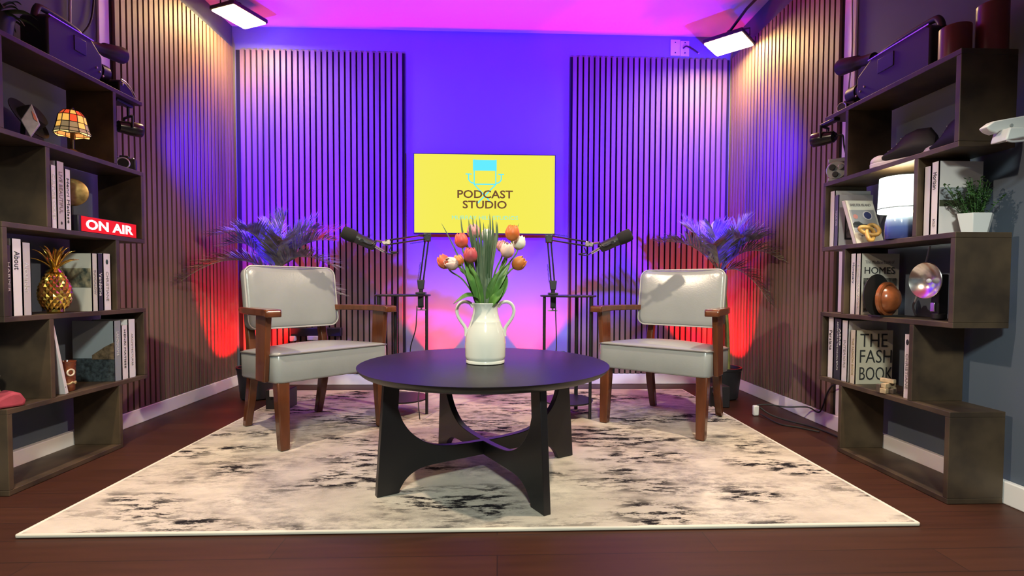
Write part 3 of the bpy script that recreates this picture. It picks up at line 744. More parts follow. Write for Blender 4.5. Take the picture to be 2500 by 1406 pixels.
def cord(name, label, P, r=0.004, mat=None, n=6, group=None):
    m = MB(); m.tube(smooth_path(P, n), r, 8)
    return tag(m.build(name, mat or RUBBER), label, 'cable', group)
cord('cable', 'thin black cable hanging from the left boom clamp to the floor', [(-0.468, 2.945, 0.66), (-0.470, 2.94, 0.60), (-0.478, 2.95, 0.52), (-0.515, 2.99, 0.40), (-0.50, 2.99, 0.28), (-0.46, 2.98, 0.20), (-0.455, 2.90, 0.125), (-0.44, 2.86, 0.019)], 0.0032)
cord('cable', 'thin black cable hanging from the right boom clamp', [(0.332, 2.905, 0.66), (0.333, 2.90, 0.60), (0.338, 2.91, 0.50), (0.340, 2.92, 0.42), (0.334, 2.92, 0.38), (0.322, 2.91, 0.352)], 0.0032)
m = MB(); q = []
for i in range(90):
    a = i / 90 * 2 * PI * 5
    q.append(Vector((0.325 + 0.072 * math.cos(a) + 0.004 * math.sin(3.1 * a), 2.900 + 0.010 * math.sin(2.3 * a), 0.375 + 0.020 * math.sin(2 * a) + 0.006 * math.cos(a * 1.4))))
m.tube(q, 0.0035, 6)
q = [(0.36, 2.90, 0.36), (0.385, 2.90, 0.33), (0.395, 2.91, 0.27), (0.392, 2.93, 0.22), (0.385, 2.86, 0.12), (0.40, 2.80, 0.018)]
m.tube(smooth_path(q), 0.0035, 6)
tag(m.build('coiled_cable', RUBBER), 'coiled black cable tied to the right side table leg', 'cable')

# ------------------------------------------------------------------ palms in the back corners
PALM = M('palm_leaf', (0.26, 0.28, 0.20), 0.5, var=0.35, vscale=(20, 20, 20))
CANE = M('palm_cane', (0.30, 0.27, 0.07), 0.5, col2=(0.12, 0.17, 0.04), vscale=(25, 25, 14))
def frond(t, base, ctrl, tip, n=30, ll=0.17, seed=0):
    rnd = random.Random(seed)
    P = bez(base, ctrl, tip, n * 2)
    m = MB(); m.tube(P, [0.0045 * (1 - 0.75 * i / len(P)) for i in range(len(P))], 6)
    for i in range(int(n * 0.30), n * 2, 1):
        t_ = i / (n * 2)
        p = P[i]; tg = (P[min(len(P) - 1, i + 1)] - P[i - 1]).normalized()
        side = tg.cross(Vector((0, 0, 1))).normalized(); upn = side.cross(tg)
        L = ll * (0.40 + 0.70 * math.sin(PI * min(1, 0.12 + 0.80 * t_))) * rnd.uniform(0.8, 1.1)
        for k in (-1, 1):
            d = (side * k * (0.95 - 0.40 * t_) + tg * (0.75 + 0.4 * t_) + upn * rnd.uniform(0.25, 0.60)).normalized()
            q1 = p + d * L * 0.5; q2 = p + d * L + Vector((0, 0, -L * rnd.uniform(0.02, 0.14)))
            wv = d.cross(upn).normalized() * 0.0056
            for q in (q1, q2):                       # keep the leaflets off the walls
                q.x = max(-1.985, min(1.805, q.x)); q.y = min(3.95, q.y)
            v = [m.bm.verts.new(x) for x in (p - wv * 0.3, p + wv * 0.3, q1 + wv, q1 - wv, q2)]
            m.face((v[0], v[1], v[2], v[3])); m.face((v[3], v[2], v[4]))
    m.build('frond', PALM, t, angle=30)
def palm(label, x, y, crown, fronds, seed):
    t = thing('potted_palm', label, 'plant', (x, y, 0.0), 0, 'potted palms in the back corners')
    MB().lathe([(0, 0.001), (0.085, 0.001), (0.105, 0.01), (0.125, 0.20), (0.130, 0.205), (0.130, 0.22), (0.118, 0.22), (0.112, 0.20), (0, 0.195)], (x, y, 0), 28).build('pot', PLASTIC, t)
    rnd = random.Random(seed)
    for k in range(4):
        a = k * PI / 2 + 0.5
        b = (x + 0.05 * math.cos(a), y + 0.05 * math.sin(a), 0.19)
        top = Vector(crown) + Vector((0.025 * math.cos(a), 0.025 * math.sin(a), -0.05 * rnd.random()))
        m = MB(); m.tube(bez(b, (b[0], b[1], 0.5), top, 10), [0.013 - 0.0006 * i for i in range(11)], 8); m.build('cane', CANE, t)
    for i, (ctrl, tip) in enumerate(fronds):
        frond(t, Vector(crown) + Vector((0, 0, -0.03)), ctrl, tip, seed=seed * 10 + i)
palm('potted palm behind the left armchair with fronds against the blue panel', -1.65, 3.52, (-1.50, 3.44, 0.86), [
    ((-1.60, 3.44, 1.22), (-1.86, 3.42, 1.10)), ((-1.44, 3.50, 1.05), (-1.27, 3.60, 1.24)), ((-1.30, 3.38, 1.12), (-1.06, 3.32, 1.06)),
    ((-1.32, 3.30, 1.05), (-1.06, 3.26, 0.90)), ((-1.66, 3.30, 1.06), (-1.93, 3.16, 0.80)), ((-1.50, 3.30, 1.12), (-1.52, 3.12, 1.10)),
    ((-1.55, 3.56, 1.10), (-1.64, 3.74, 1.22)), ((-1.68, 3.42, 1.02), (-1.92, 3.50, 0.92)), ((-1.40, 3.28, 1.08), (-1.30, 3.12, 1.04)), ((-1.38, 3.50, 1.10), (-1.12, 3.60, 1.16)),
    ((-1.24, 3.24, 0.84), (-1.02, 3.20, 0.72)), ((-1.36, 3.42, 1.14), (-1.20, 3.42, 1.14)), ((-1.60, 3.36, 1.12), (-1.70, 3.24, 1.02)), ((-1.46, 3.44, 1.12), (-1.42, 3.44, 1.22))], 1)
palm('potted palm behind the right armchair with fronds against the side panel', 1.57, 3.47, (1.52, 3.42, 0.90), [
    ((1.42, 3.44, 1.10), (1.30, 3.52, 1.24)), ((1.34, 3.38, 1.12), (1.08, 3.36, 1.07)), ((1.62, 3.40, 1.22), (1.77, 3.30, 1.12)),
    ((1.64, 3.32, 1.12), (1.78, 3.14, 0.95)), ((1.64, 3.36, 0.98), (1.78, 3.26, 0.68)), ((1.52, 3.28, 1.12), (1.52, 3.10, 1.08)),
    ((1.54, 3.55, 1.12), (1.58, 3.74, 1.22)), ((1.44, 3.28, 1.08), (1.34, 3.12, 1.04)), ((1.66, 3.50, 1.14), (1.77, 3.62, 1.10)), ((1.46, 3.50, 1.10), (1.38, 3.66, 1.20)),
    ((1.60, 3.44, 1.14), (1.70, 3.44, 1.22)), ((1.58, 3.30, 1.10), (1.66, 3.16, 1.08)), ((1.50, 3.40, 1.10), (1.44, 3.36, 1.16))], 2)

# power strip on the back wall behind the left chair
t = thing('power_strip', 'black power strip with white plugs on the wall behind the left chair', 'power strip', (-1.36, 3.95, 0.40))
MB().box((-1.585, 3.915, 0.385), (-1.205, 3.965, 0.450)).build('case', PLASTIC, t, bevel=0.004)
for x0, x1, z0 in ((-1.585, -1.545, 0.350), (-1.455, -1.375, 0.355), (-1.368, -1.320, 0.362)):
    MB().box((x0, 3.900, z0), (x1, 3.940, 0.388)).build('plug', M('white_plug', (0.75, 0.74, 0.72), 0.4), t, bevel=0.004)
# dark floor boxes by the back corners
t = thing('uplight_box', 'small black uplight box on the floor behind the left chair legs', 'lamp', (-1.36, 3.22, 0))
MB().box((-1.43, 3.15, 0.001), (-1.29, 3.29, 0.13)).build('case', PLASTIC, t, bevel=0.006)
MB().box((-1.40, 3.135, 0.09), (-1.35, 3.150, 0.135)).build('plug', MATS['white_plug'], t, bevel=0.003)
t = thing('uplight_box', 'small black uplight box on the floor behind the right chair legs', 'lamp', (1.42, 3.24, 0))
MB().box((1.36, 3.17, 0.001), (1.49, 3.31, 0.14)).build('case', PLASTIC, t, bevel=0.006)
MB().box((1.375, 3.155, 0.10), (1.42, 3.170, 0.145)).build('plug', MATS['white_plug'], t, bevel=0.003)
# adapter standing by the rug corner
t = thing('power_adapter', 'white power adapter standing on the floor by the right rug edge', 'adapter', (1.56, 2.98, 0))
MB().box((1.540, 2.965, 0.001), (1.575, 2.99, 0.065)).build('case', MATS['white_plug'], t, bevel=0.008)
cord('cable', 'black cable looping over the right baseboard to the bookcase', [(1.565, 2.975, 0.066), (1.62, 2.95, 0.075), (1.70, 2.90, 0.072), (1.79, 2.84, 0.085), (1.815, 2.78, 0.07), (1.813, 2.74, 0.11), (1.813, 2.70, 0.20), (1.80, 2.62, 0.262), (1.80, 2.52, 0.27)], 0.0042)
cord('cable', 'black cable running along the floor below the right baseboard', [(1.565, 2.94, 0.06), (1.60, 2.90, 0.03), (1.66, 2.84, 0.012), (1.745, 2.70, 0.006), (1.76, 2.55, 0.006), (1.75, 2.45, 0.006)], 0.005)
cord('cable', 'short black cable lying on the bare floor beside the rug', [(1.57, 2.94, 0.02), (1.59, 2.78, 0.006), (1.66, 2.70, 0.006), (1.72, 2.62, 0.006)], 0.0045)
cord('cable', 'black cable drooping along the back baseboard behind the left chair', [(-1.10, 3.958, 0.10), (-0.98, 3.955, 0.075), (-0.88, 3.95, 0.06), (-0.76, 3.94, 0.02), (-0.70, 3.90, 0.006)], 0.006)
cord('cable', 'grey cable running down the right white trim above the bookcase', [(1.836, 2.60, 2.735), (1.830, 2.605, 2.3), (1.832, 2.60, 2.0), (1.826, 2.615, 1.75), (1.828, 2.61, 1.45), (1.83, 2.61, 1.2)], 0.004, M('grey_cable', (0.35, 0.34, 0.37), 0.5))
cord('cable', 'pale cable hanging down the left wall above the camcorder', [(-2.018, 2.50, 2.70), (-2.014, 2.505, 2.3), (-2.018, 2.50, 2.05), (-2.014, 2.49, 1.80)], 0.006, MATS['grey_cable'])
cord('cable', 'thin dark cable hanging beside the left white trim', [(-2.02, 2.66, 2.70), (-2.018, 2.655, 2.35), (-2.018, 2.63, 2.10), (-2.016, 2.56, 1.98)], 0.004)

# ------------------------------------------------------------------ blue clip spots under the top boards
def clip_spot(label, pos, direction, sgn, ztop):
    p = Vector(pos); d = Vector(direction).normalized()
    t = thing('clip_spotlight', label, 'lamp', p, 0, 'black clip spotlights under the bookcase tops')
    x = d.cross(Vector((0, 0, 1))).normalized(); y = x.cross(d)
    X3 = Matrix(((x.x, y.x, d.x), (x.y, y.y, d.y), (x.z, y.z, d.z)))
    MB().lathe([(0, -0.055), (0.018, -0.055), (0.028, -0.045), (0.031, -0.01), (0.034, 0.0), (0.035, 0.052), (0.033, 0.055), (0.030, 0.048), (0, 0.045)], p, 24, 0, X3).build('can', M('spot_can', (0.010, 0.010, 0.012), 0.25), t)
    MB().lathe([(0, 0.046), (0.027, 0.046), (0.027, 0.048), (0, 0.048)], p, 20, 0, X3).build('lens', E('blue_lens', (0.10, 0.02, 1.0), 6.0), t)
    m = MB()
    for k in (-1, 1):
        m.tube([p + x * k * 0.038, p + x * k * 0.038 + Vector((0, 0, 0.055))], 0.005, 8)
    m.tube([p + x * -0.038 + Vector((0, 0, 0.055)), p + x * 0.038 + Vector((0, 0, 0.055))], 0.006, 8)
    m.build('yoke', BLACK, t)
    m = MB(); m.box((p.x - 0.016, p.y - 0.095, ztop - 0.016), (p.x + 0.016, p.y + 0.014, ztop - 0.0005)); m.cyl((p.x, p.y, p.z + 0.053), (p.x, p.y, ztop - 0.010), 0.007, seg=10); m.build('clip', BLACK, t, bevel=0.003)
    m = MB(); tail = p - d * 0.055
    m.tube(smooth_path([tail, tail - d * 0.03, tail + Vector((0.03 * sgn, -0.02, -0.06)), tail + Vector((0.045 * sgn, -0.04, -0.16)), tail + Vector((0.03 * sgn, -0.06, -0.20))]), 0.004, 7); m.build('cable', RUBBER, t)
clip_spot('black clip spotlight hanging under the tip of the right bookcase top', (1.630, 2.500, 1.523), (-0.50, 0.86, 0.05), 1, ZR[5] - 0.010)
clip_spot('black clip spotlight hanging under the tip of the left bookcase top', (-1.835, 2.608, 1.552), (0.50, 0.86, 0.05), -1, ZL[5] - 0.010)

# ------------------------------------------------------------------ books
INK = M('ink_black', (0.02, 0.02, 0.022), 0.6)
GREYINK = M('ink_grey', (0.22, 0.20, 0.20), 0.6)
PALEINK = M('ink_pale', (0.55, 0.53, 0.52), 0.6)
def cov(name, col, var=0.0):
    return M('cover_' + name, col, 0.5, var=var, vscale=(60, 60, 60))
WH = cov('white', (0.66, 0.62, 0.62)); GR = cov('grey', (0.46, 0.42, 0.42)); DK = cov('dark', (0.030, 0.028, 0.040)); CR = cov('cream', (0.52, 0.47, 0.36)); STO = cov('stone', (0.50, 0.48, 0.42))
def book(label, side, y0, y1, z, h, depth, mat, title=None, ink=INK, tpos=0.5, tlen=0.5, tw=0.5, x=None, front=None, group=None):
    """upright book: spine faces the room, front board faces the camera (-y)"""
    sg = 1 if side == 'R' else -1
    xs = x if x is not None else (1.635 if side == 'R' else -1.800)
    xe = xs + sg * depth
    lo, hi = min(xs, xe), max(xs, xe)
    g = 'books on the right bookcase' if side == 'R' else 'books on the left bookcase'
    t = thing('book', label, 'book', ((lo + hi) / 2, (y0 + y1) / 2, z), 0, g)
    bt = min(0.0028, (y1 - y0) * 0.15)
    m = MB(); m.box((lo, y0, z), (hi, y0 + bt, z + h)); m.box((lo, y1 - bt, z), (hi, y1, z + h))
    m.box((min(xs, xs + sg * 0.004), y0, z), (max(xs, xs + sg * 0.004), y1, z + h))
    m.build('cover', mat, t, smooth=False)
    a, b = xs + sg * 0.004, xe - sg * 0.004
    MB().box((min(a, b), y0 + bt, z + 0.003), (max(a, b), y1 - bt, z + h - 0.003)).build('page_block', PAGE, t, smooth=False)
    if title:
        c = (xs - sg * 0.0006, (y0 + y1) / 2, z + h * tpos)
        text(title, c, h * tlen, (y1 - y0) * tw, (0, 0, -1), (0, -sg, 0), ink, t, 'spine_lettering', 0.0)
    return t
def oval(t, side, y, z, r, xs, mat=None):
    sg = 1 if side == 'R' else -1
    MB().ball((xs, y, z), (0.0012, r * 0.8, r * 1.3), 16).build('emblem', mat or INK, t)
Rz = [z + 0.0105 for z in ZR]; Lz = [z + 0.0105 for z in ZL]
# right bookcase, lamp row
book('tall pale book at the far end of the lamp shelf, right bookcase', 'R', 2.415, 2.450, Rz[3], 0.270, 0.178, WH, None)
b = book('grey book with a dark spine and a framed picture on its cover', 'R', 2.388, 2.412, Rz[3], 0.246, 0.170, GR, 'TOUS WE', PALEINK, 0.55, 0.30, 0.45)
MB().box((1.634, 2.3885, Rz[3] + 0.001), (1.6348, 2.4115, Rz[3] + 0.245)).build('spine_band', cov('slate', (0.10, 0.09, 0.15)), b, smooth=False)
MB().box((1.668, 2.3868, Rz[3] + 0.032), (1.790, 2.3878, Rz[3] + 0.200)).build('picture_frame', INK, b, smooth=False)
MB().box((1.676, 2.3862, Rz[3] + 0.040), (1.782, 2.3872, Rz[3] + 0.192)).build('picture', cov('photo_grey', (0.20, 0.19, 0.18), 0.5), b, smooth=False)
# leaning paperback: tilted about y and leaning back
t = thing('book', 'paperback with a pink sun and a round blue sticker leaning beside the lamp', 'book', (1.70, 2.30, Rz[3]), 0, 'books on the right bookcase')
def SI(u, d, v):
    """u across the cover 0..0.135, d into the book, v up 0..0.212"""
    return Vector((1.628 + u + (0.212 - v) * 0.10 - 0.012, 2.262 + d * 0.98 + v * 0.26, Rz[3] + 0.0015 + v * 0.965))
def slab(mb, u0, u1, v0, v1, d0, d1):
    mb.hexa([SI(u0, d0, v0), SI(u1, d0, v0), SI(u1, d1, v0), SI(u0, d1, v0)], [SI(u0, d0, v1), SI(u1, d0, v1), SI(u1, d1, v1), SI(u0, d1, v1)])
m = MB(); slab(m, 0, 0.132, 0, 0.212, 0, 0.002); slab(m, 0, 0.132, 0, 0.212, 0.020, 0.022); slab(m, 0, 0.003, 0, 0.212, 0, 0.022); m.build('cover', cov('ivory', (0.70, 0.66, 0.57)), t, smooth=False)
m = MB(); slab(m, 0.003, 0.130, 0.002, 0.210, 0.002, 0.020); m.build('page_block', PAGE, t, smooth=False)
m = MB(); slab(m, 0.008, 0.124, 0.055, 0.165, -0.0008, 0.0004); m.build('cover_picture', cov('picture_grey', (0.36, 0.35, 0.36)), t, smooth=False)
m = MB(); m.hexa([SI(a, -0.0014, b) for a, b in ((0.008, 0.078), (0.124, 0.076), (0.124, 0.092), (0.008, 0.098))], [SI(a, -0.0002, b) for a, b in ((0.008, 0.078), (0.124, 0.076), (0.124, 0.092), (0.008, 0.098))])
m.hexa([SI(a, -0.0014, b) for a, b in ((0.008, 0.094), (0.060, 0.092), (0.040, 0.108), (0.018, 0.106))], [SI(a, -0.0002, b) for a, b in ((0.008, 0.094), (0.060, 0.092), (0.040, 0.108), (0.018, 0.106))])
m.build('picture_hills', cov('hill_black', (0.045, 0.048, 0.05)), t, smooth=False)
def disc(u, v, r, d, name, mat):
    m = MB(); A = [SI(u + r * math.cos(k * PI / 12), d, v + r * math.sin(k * PI / 12)) for k in range(24)]; B = [p + Vector((0, 0.001, 0)) for p in A]
    m.rings([A, B]); m.build(name, mat, t, smooth=False)
disc(0.030, 0.132, 0.011, -0.0016, 'pink_sun', cov('sun_pink', (0.75, 0.30, 0.25)))
disc(0.088, 0.138, 0.022, -0.0016, 'sticker_ring', WH)
disc(0.088, 0.138, 0.017, -0.0024, 'blue_sticker', cov('sticker_blue', (0.04, 0.05, 0.16)))
r_ = Vector((1, 0, 0)); u_ = (SI(0, 0, 0.2) - SI(0, 0, 0)).normalized(); u_.x = 0
text('SHELTER ISLAND', SI(0.067, -0.0014, 0.190), 0.098, 0.013, r_, u_, GREYINK, t, 'cover_lettering', 0.01)
text('A HISTORY', SI(0.060, -0.0014, 0.040), 0.055, 0.007, r_, u_, GREYINK, t, 'cover_lettering')
# horizon boxes on the exposed board
book('pale grey book beside the one titled Horizon on the lamp shelf board', 'R', 1.868, 1.898, Rz[3], 0.262, 0.150, cov('mist', (0.55, 0.52, 0.55)), None)
b = book('white book titled Horizon with a landscape band, behind the potted shrub', 'R', 1.834, 1.866, Rz[3], 0.272, 0.170, WH, 'Horizon', INK, 0.74, 0.23, 0.5)
MB().box((1.640, 1.8325, Rz[3] + 0.125), (1.800, 1.8338, Rz[3] + 0.175)).build('cover_sky', cov('cover_sky', (0.30, 0.32, 0.36)), b, smooth=False)
MB().box((1.640, 1.8322, Rz[3] + 0.105), (1.800, 1.8338, Rz[3] + 0.128)).build('cover_land', cov('cover_land', (0.05, 0.055, 0.03)), b, smooth=False)
text('BOLD', (1.6344, 1.850, Rz[3] + 0.045), 0.030, 0.009, (0, 0, -1), (0, -1, 0), GREYINK, b, 'spine_lettering')
# third row
book('white slim book left of the one titled Homes', 'R', 2.258, 2.292, Rz[2], 0.278, 0.175, WH, 'Monastery', cov('ink_blue', (0.06, 0.07, 0.14)), 0.68, 0.34, 0.42)
b = book('white book with HOMES on its cover behind the brown bowl', 'R', 2.226, 2.256, Rz[2], 0.276, 0.178, cov('bone', (0.56, 0.53, 0.47)), 'THE MODERN BOOK OF HOMES', PALEINK, 0.5, 0.78, 0.3)
text('HOMES', (1.722, 2.2254, Rz[2] + 0.200), 0.140, 0.030, (1, 0, 0), (0, 0, 1), INK, b, 'cover_lettering', 0.0)
text('The Modern Book of', (1.722, 2.2254, Rz[2] + 0.238), 0.135, 0.014, (1, 0, 0), (0, 0, 1), GREYINK, b, 'cover_lettering')
MB().box((1.648, 2.2248, Rz[2] + 0.015), (1.800, 2.2258, Rz[2] + 0.165)).build('cover_photo', cov('photo_dark', (0.10, 0.095, 0.085), 0.8), b, smooth=False)
# fourth row
book('white book titled Persiana at the far end of the fourth shelf', 'R', 2.400, 2.440, Rz[1], 0.296, 0.170, WH, 'Persiana', INK, 0.62, 0.33, 0.5)
b = book('dark blue book with tall white spine lettering on the fourth shelf', 'R', 2.345, 2.396, Rz[1], 0.292, 0.176, DK, 'ADVENTURE IN THE FASHION ESTATE', PALEINK, 0.55, 0.80, 0.16)
text('AERO', (1.6344, 2.353, Rz[1] + 0.205), 0.080, 0.010, (0, 0, -1), (0, -1, 0), WH, b, 'spine_lettering', 0.01)
book('whitish book between the dark blue book and the fashion book', 'R', 2.300, 2.340, Rz[1], 0.287, 0.186, cov('chalk', (0.57, 0.54, 0.53)), 'INTERIORS', GREYINK, 0.45, 0.45, 0.35)
b = book('cream book whose cover reads THE FASHION BOOK in big letters', 'R', 2.247, 2.282, Rz[1], 0.247, 0.175, CR, 'THE FASHION BOOK', cov('ink_ochre', (0.28, 0.22, 0.10)), 0.5, 0.70, 0.35)
for s, k, w0 in (('THE', 0.80, 0.128), ('FASH', 0.50, 0.150), ('BOOK', 0.18, 0.155)):
    text(s, (1.648 + 0.008 + w0 / 2, 2.2464, Rz[1] + 0.247 * k + 0.004), w0, 0.060, (1, 0, 0), (0, 0, 1), INK, b, 'cover_lettering', -0.004)
b = book('slim white book with a black emblem leaning on the fourth shelf end panel', 'R', 1.940, 1.970, Rz[1], 0.257, 0.150, WH, 'CHRISTIANE', GREYINK, 0.42, 0.55, 0.42)
oval(b, 'R', 1.955, Rz[1] + 0.225, 0.009, 1.6346)
# left bookcase, second row
book('tall slim pale book against the near panel, second shelf', 'L', 2.1005, 2.116, Lz[3], 0.285, 0.150, WH, None)
book('white book with grey spine letters, second shelf left bookcase', 'L', 2.118, 2.144, Lz[3], 0.254, 0.160, WH, 'CULTURE CODES', PALEINK, 0.5, 0.72, 0.45)
b = book('wide pinkish grey book with a black dot, second shelf', 'L', 2.146, 2.183, Lz[3], 0.276, 0.165, cov('blush', (0.46, 0.40, 0.40)), 'LIVE BEAUTIFUL', cov('ink_taupe', (0.18, 0.13, 0.13)), 0.54, 0.62, 0.42)
oval(b, 'L', 2.165, Lz[3] + 0.025, 0.005, -1.7994)
book('white book with spaced black letters beside the gold disc, second shelf', 'L', 2.185, 2.214, Lz[3], 0.252, 0.165, WH, 'Henri Matisse', INK, 0.48, 0.74, 0.42)
# third row
book('dark brown book against the near panel of the pineapple shelf', 'L', 1.920, 1.944, Lz[2], 0.262, 0.165, cov('brown', (0.045, 0.030, 0.026)), 'HARPER', PALEINK, 0.55, 0.42, 0.35)
book('thick white book with the word About on its spine', 'L', 1.946, 1.985, Lz[2], 0.288, 0.165, WH, 'About', INK, 0.72, 0.24, 0.55)
book('beige book with pale spine letters left of the gold pineapple', 'L', 1.987, 2.022, Lz[2], 0.277, 0.165, GR, 'Alexander', PALEINK, 0.52, 0.42, 0.5)
b = book('white book with a photograph of figures on its cover behind the pineapple', 'L', 2.316, 2.346, Lz[2], 0.256, 0.165, STO, 'BUNGALOW', GREYINK, 0.5, 0.42, 0.4)
MB().box((-1.962, 2.3145, Lz[2] + 0.105), (-1.806, 2.3158, Lz[2] + 0.190)).build('cover_photo', M('figure_photo', (0.30, 0.26, 0.16), 0.6, col2=(0.015, 0.03, 0.03), vscale=(42, 42, 30)), b, smooth=False)
book('slim black book on the pineapple shelf with white letters', 'L', 2.348, 2.378, Lz[2], 0.258, 0.165, DK, 'Vendome', WH, 0.46, 0.40, 0.5)
b = book('white book with a dark green emblem at the far end of the pineapple shelf', 'L', 2.380, 2.424, Lz[2], 0.260, 0.165, WH, 'CHRISTIANE', GREYINK, 0.42, 0.52, 0.34)
oval(b, 'L', 2.402, Lz[2] + 0.222, 0.009, -1.7994, cov('emblem_green', (0.02, 0.05, 0.03)))
# fourth row
b = book('large landscape picture book with sky and hills on its cover', 'L', 2.436, 2.480, Lz[1], 0.285, 0.190, cov('storm', (0.24, 0.27, 0.29)), 'LANDSCAPES', PALEINK, 0.62, 0.40, 0.3)
MB().box((-1.988, 2.4345, Lz[1] + 0.001), (-1.800, 2.4357, Lz[1] + 0.110)).build('cover_sea', cov('sea_dark', (0.030, 0.040, 0.045), 0.6), b, smooth=False)
m = MB(); m.prism([(-1.900, 0.105), (-1.800, 0.105), (-1.800, 0.185), (-1.84, 0.165), (-1.90, 0.125)], 0, 0.0014, frame((0, 2.4342, Lz[1]), (1, 0, 0), (0, 0, 1), (0, -1, 0))); m.build('cover_hills', cov('hill_brown', (0.10, 0.070, 0.040), 0.5), b, smooth=False)
book('white book with bold black capitals in the middle of the fourth shelf row', 'L', 2.483, 2.524, Lz[1], 0.260, 0.170, WH, 'HENRI MATISSE', INK, 0.56, 0.72, 0.26)
book('taller white book at the far end of the fourth shelf, left bookcase', 'L', 2.528, 2.575, Lz[1], 0.286, 0.170, cov('snow', (0.70, 0.68, 0.68)), 'ARCHITECTURES', GREYINK, 0.48, 0.55, 0.22)
# thin leaning book
t = thing('book', 'thin white book leaning against the near panel, fourth shelf left bookcase', 'book', (-1.86, 2.14, Lz[1]), 0, 'books on the left bookcase')
F_ = lambda y, z: [Vector((-1.955, y, z)), Vector((-1.795, y, z))]
m = MB()
a0, a1, b0, b1 = (2.158, Lz[1] + 0.0005), (2.172, Lz[1] + 0.0025), (2.102, Lz[1] + 0.286), (2.112, Lz[1] + 0.290)
m.rings([[Vector((-1.955, *a0)), Vector((-1.955, *a1)), Vector((-1.955, *b1)), Vector((-1.955, *b0))], [Vector((-1.795, *a0)), Vector((-1.795, *a1)), Vector((-1.795, *b1)), Vector((-1.795, *b0))]])
m.build('cover', cov('lilac_white', (0.58, 0.54, 0.55)), t, smooth=False)
MB().ball((-1.7945, 2.158, Lz[1] + 0.030), (0.001, 0.002, 0.002), 8).build('emblem', INK, t)

# ------------------------------------------------------------------ things on the right bookcase
# lit lamp with blue base
LX, LY = 1.655, 2.035
t = thing('table_lamp', 'lit table lamp with a glazed blue base and a white drum shade', 'lamp', (LX, LY, Rz[3]))
BLUEG = ramp_mat('blue_glaze', (0.040, 0.050, 0.20), (0.075, 0.12, 0.34), (0.55, 0.66, 0.78), 0.12)
m = MB(); m.lathe([(0, 0), (0.050, 0), (0.052, 0.003), (0.053, 0.03), (0.051, 0.07), (0.046, 0.095), (0.036, 0.110), (0.022, 0.116), (0, 0.118)], (LX, LY, Rz[3] + 0.0005), 36); m.build('base', BLUEG, t)
m = MB(); m.cyl((LX, LY, Rz[3] + 0.115), (LX, LY, Rz[3] + 0.16), 0.010, seg=14); m.build('neck', SILVER, t)
m = MB(); m.lathe([(0.076, 0.110), (0.078, 0.110), (0.074, 0.252), (0.072, 0.252)], (LX, LY, Rz[3] + 0.0005), 40, caps=False)
sh_m = bpy.data.materials.new('lamp_shade_cloth'); sh_m.use_nodes = True
nt = sh_m.node_tree; bb = nt.nodes['Principled BSDF']; bb.inputs['Base Color'].default_value = (0.8, 0.82, 0.8, 1)
bb.inputs['Emission Color'].default_value = (0.78, 1.0, 0.93, 1); bb.inputs['Emission Strength'].default_value = 2.2
m.build('lamp_shade', sh_m, t)
m = MB(); R0 = [Vector((LX + 0.0785 * math.cos(k * PI / 20), LY + 0.0785 * math.sin(k * PI / 20), Rz[3] + 0.126)) for k in range(42)]; m.tube(R0, 0.002, 6, caps=False); m.build('shade_trim', M('shade_ring', (0.12, 0.14, 0.15), 0.5), t)
point('table_lamp_bulb', (LX, LY, Rz[3] + 0.20), 2.4, (1.0, 0.80, 0.42), 0.02)
# knot
t = thing('knot_sculpture', 'golden wooden knot sculpture lying in front of the blue lamp base', 'sculpture', (1.660, 2.210, Rz[3]))
q = []
for i in range(121):
    a = i / 120 * 2 * PI
    kx, ky, kz = math.sin(a) + 2 * math.sin(2 * a), math.cos(a) - 2 * math.cos(2 * a), -math.sin(3 * a)
    q.append(Vector((1.660 + 0.0150 * kx, 2.210 + 0.008 * kz + 0.004 * ky, 0.0130 * ky + 0.006 * kz)))
zmin = min(v.z for v in q)
q = [v + Vector((0, 0, Rz[3] + 0.0095 - zmin)) for v in q]
m = MB(); m.tube(q, 0.0088, 10, caps=False); m.build('knot', M('gilded_wood', (0.48, 0.27, 0.075), 0.35, var=0.25, vscale=(25, 25, 25)), t)
# shrub in a white pot
t = thing('potted_shrub', 'small green leafy shrub in a white hexagonal pot', 'plant', (1.730, 1.782, Rz[3]))
hexp = lambda r, z: [Vector((1.730 + r * math.cos(PI / 6 + k * PI / 3 + 0.45), 1.782 + r * 0.55 * math.sin(PI / 6 + k * PI / 3 + 0.45), z)) for k in range(6)]
m = MB(); m.rings([hexp(0.050, Rz[3] + 0.0005), hexp(0.068, Rz[3] + 0.070), hexp(0.062, Rz[3] + 0.070), hexp(0.058, Rz[3] + 0.058)]); m.build('pot', M('white_pot', (0.68, 0.68, 0.68), 0.4), t, bevel=0.002)
random.seed(5); m = MB()
for k in range(46):
    a = random.uniform(0, 2 * PI); rr = random.uniform(0.0, 0.05)
    b0 = Vector((1.730 + rr * 0.7 * math.cos(a), 1.782 + rr * 0.4 * math.sin(a), Rz[3] + 0.055))
    L = random.uniform(0.06, 0.145) * (1.1 - rr * 5)
    tip = b0 + Vector((math.cos(a) * rr * 1.5 + random.uniform(-0.012, 0.012), math.sin(a) * rr * 0.6, max(0.035, L)))
    P = bez(b0, b0.lerp(tip, 0.5) + Vector((0, 0, 0.01)), tip, 8)
    m.tube(P, 0.0011, 4)
    for i in range(1, 9):
        for s_ in range(3):
            an = random.uniform(0, 2 * PI); d = Vector((math.cos(an), math.sin(an), random.uniform(0.1, 0.8))).normalized()
            sd = d.cross(Vector((0, 0, 1))).normalized() * 0.0042; p = P[i]; l_ = random.uniform(0.010, 0.018)
            v = [m.bm.verts.new(x) for x in (p, p + d * l_ * 0.55 + sd, p + d * l_, p + d * l_ * 0.55 - sd)]
            m.face(v)
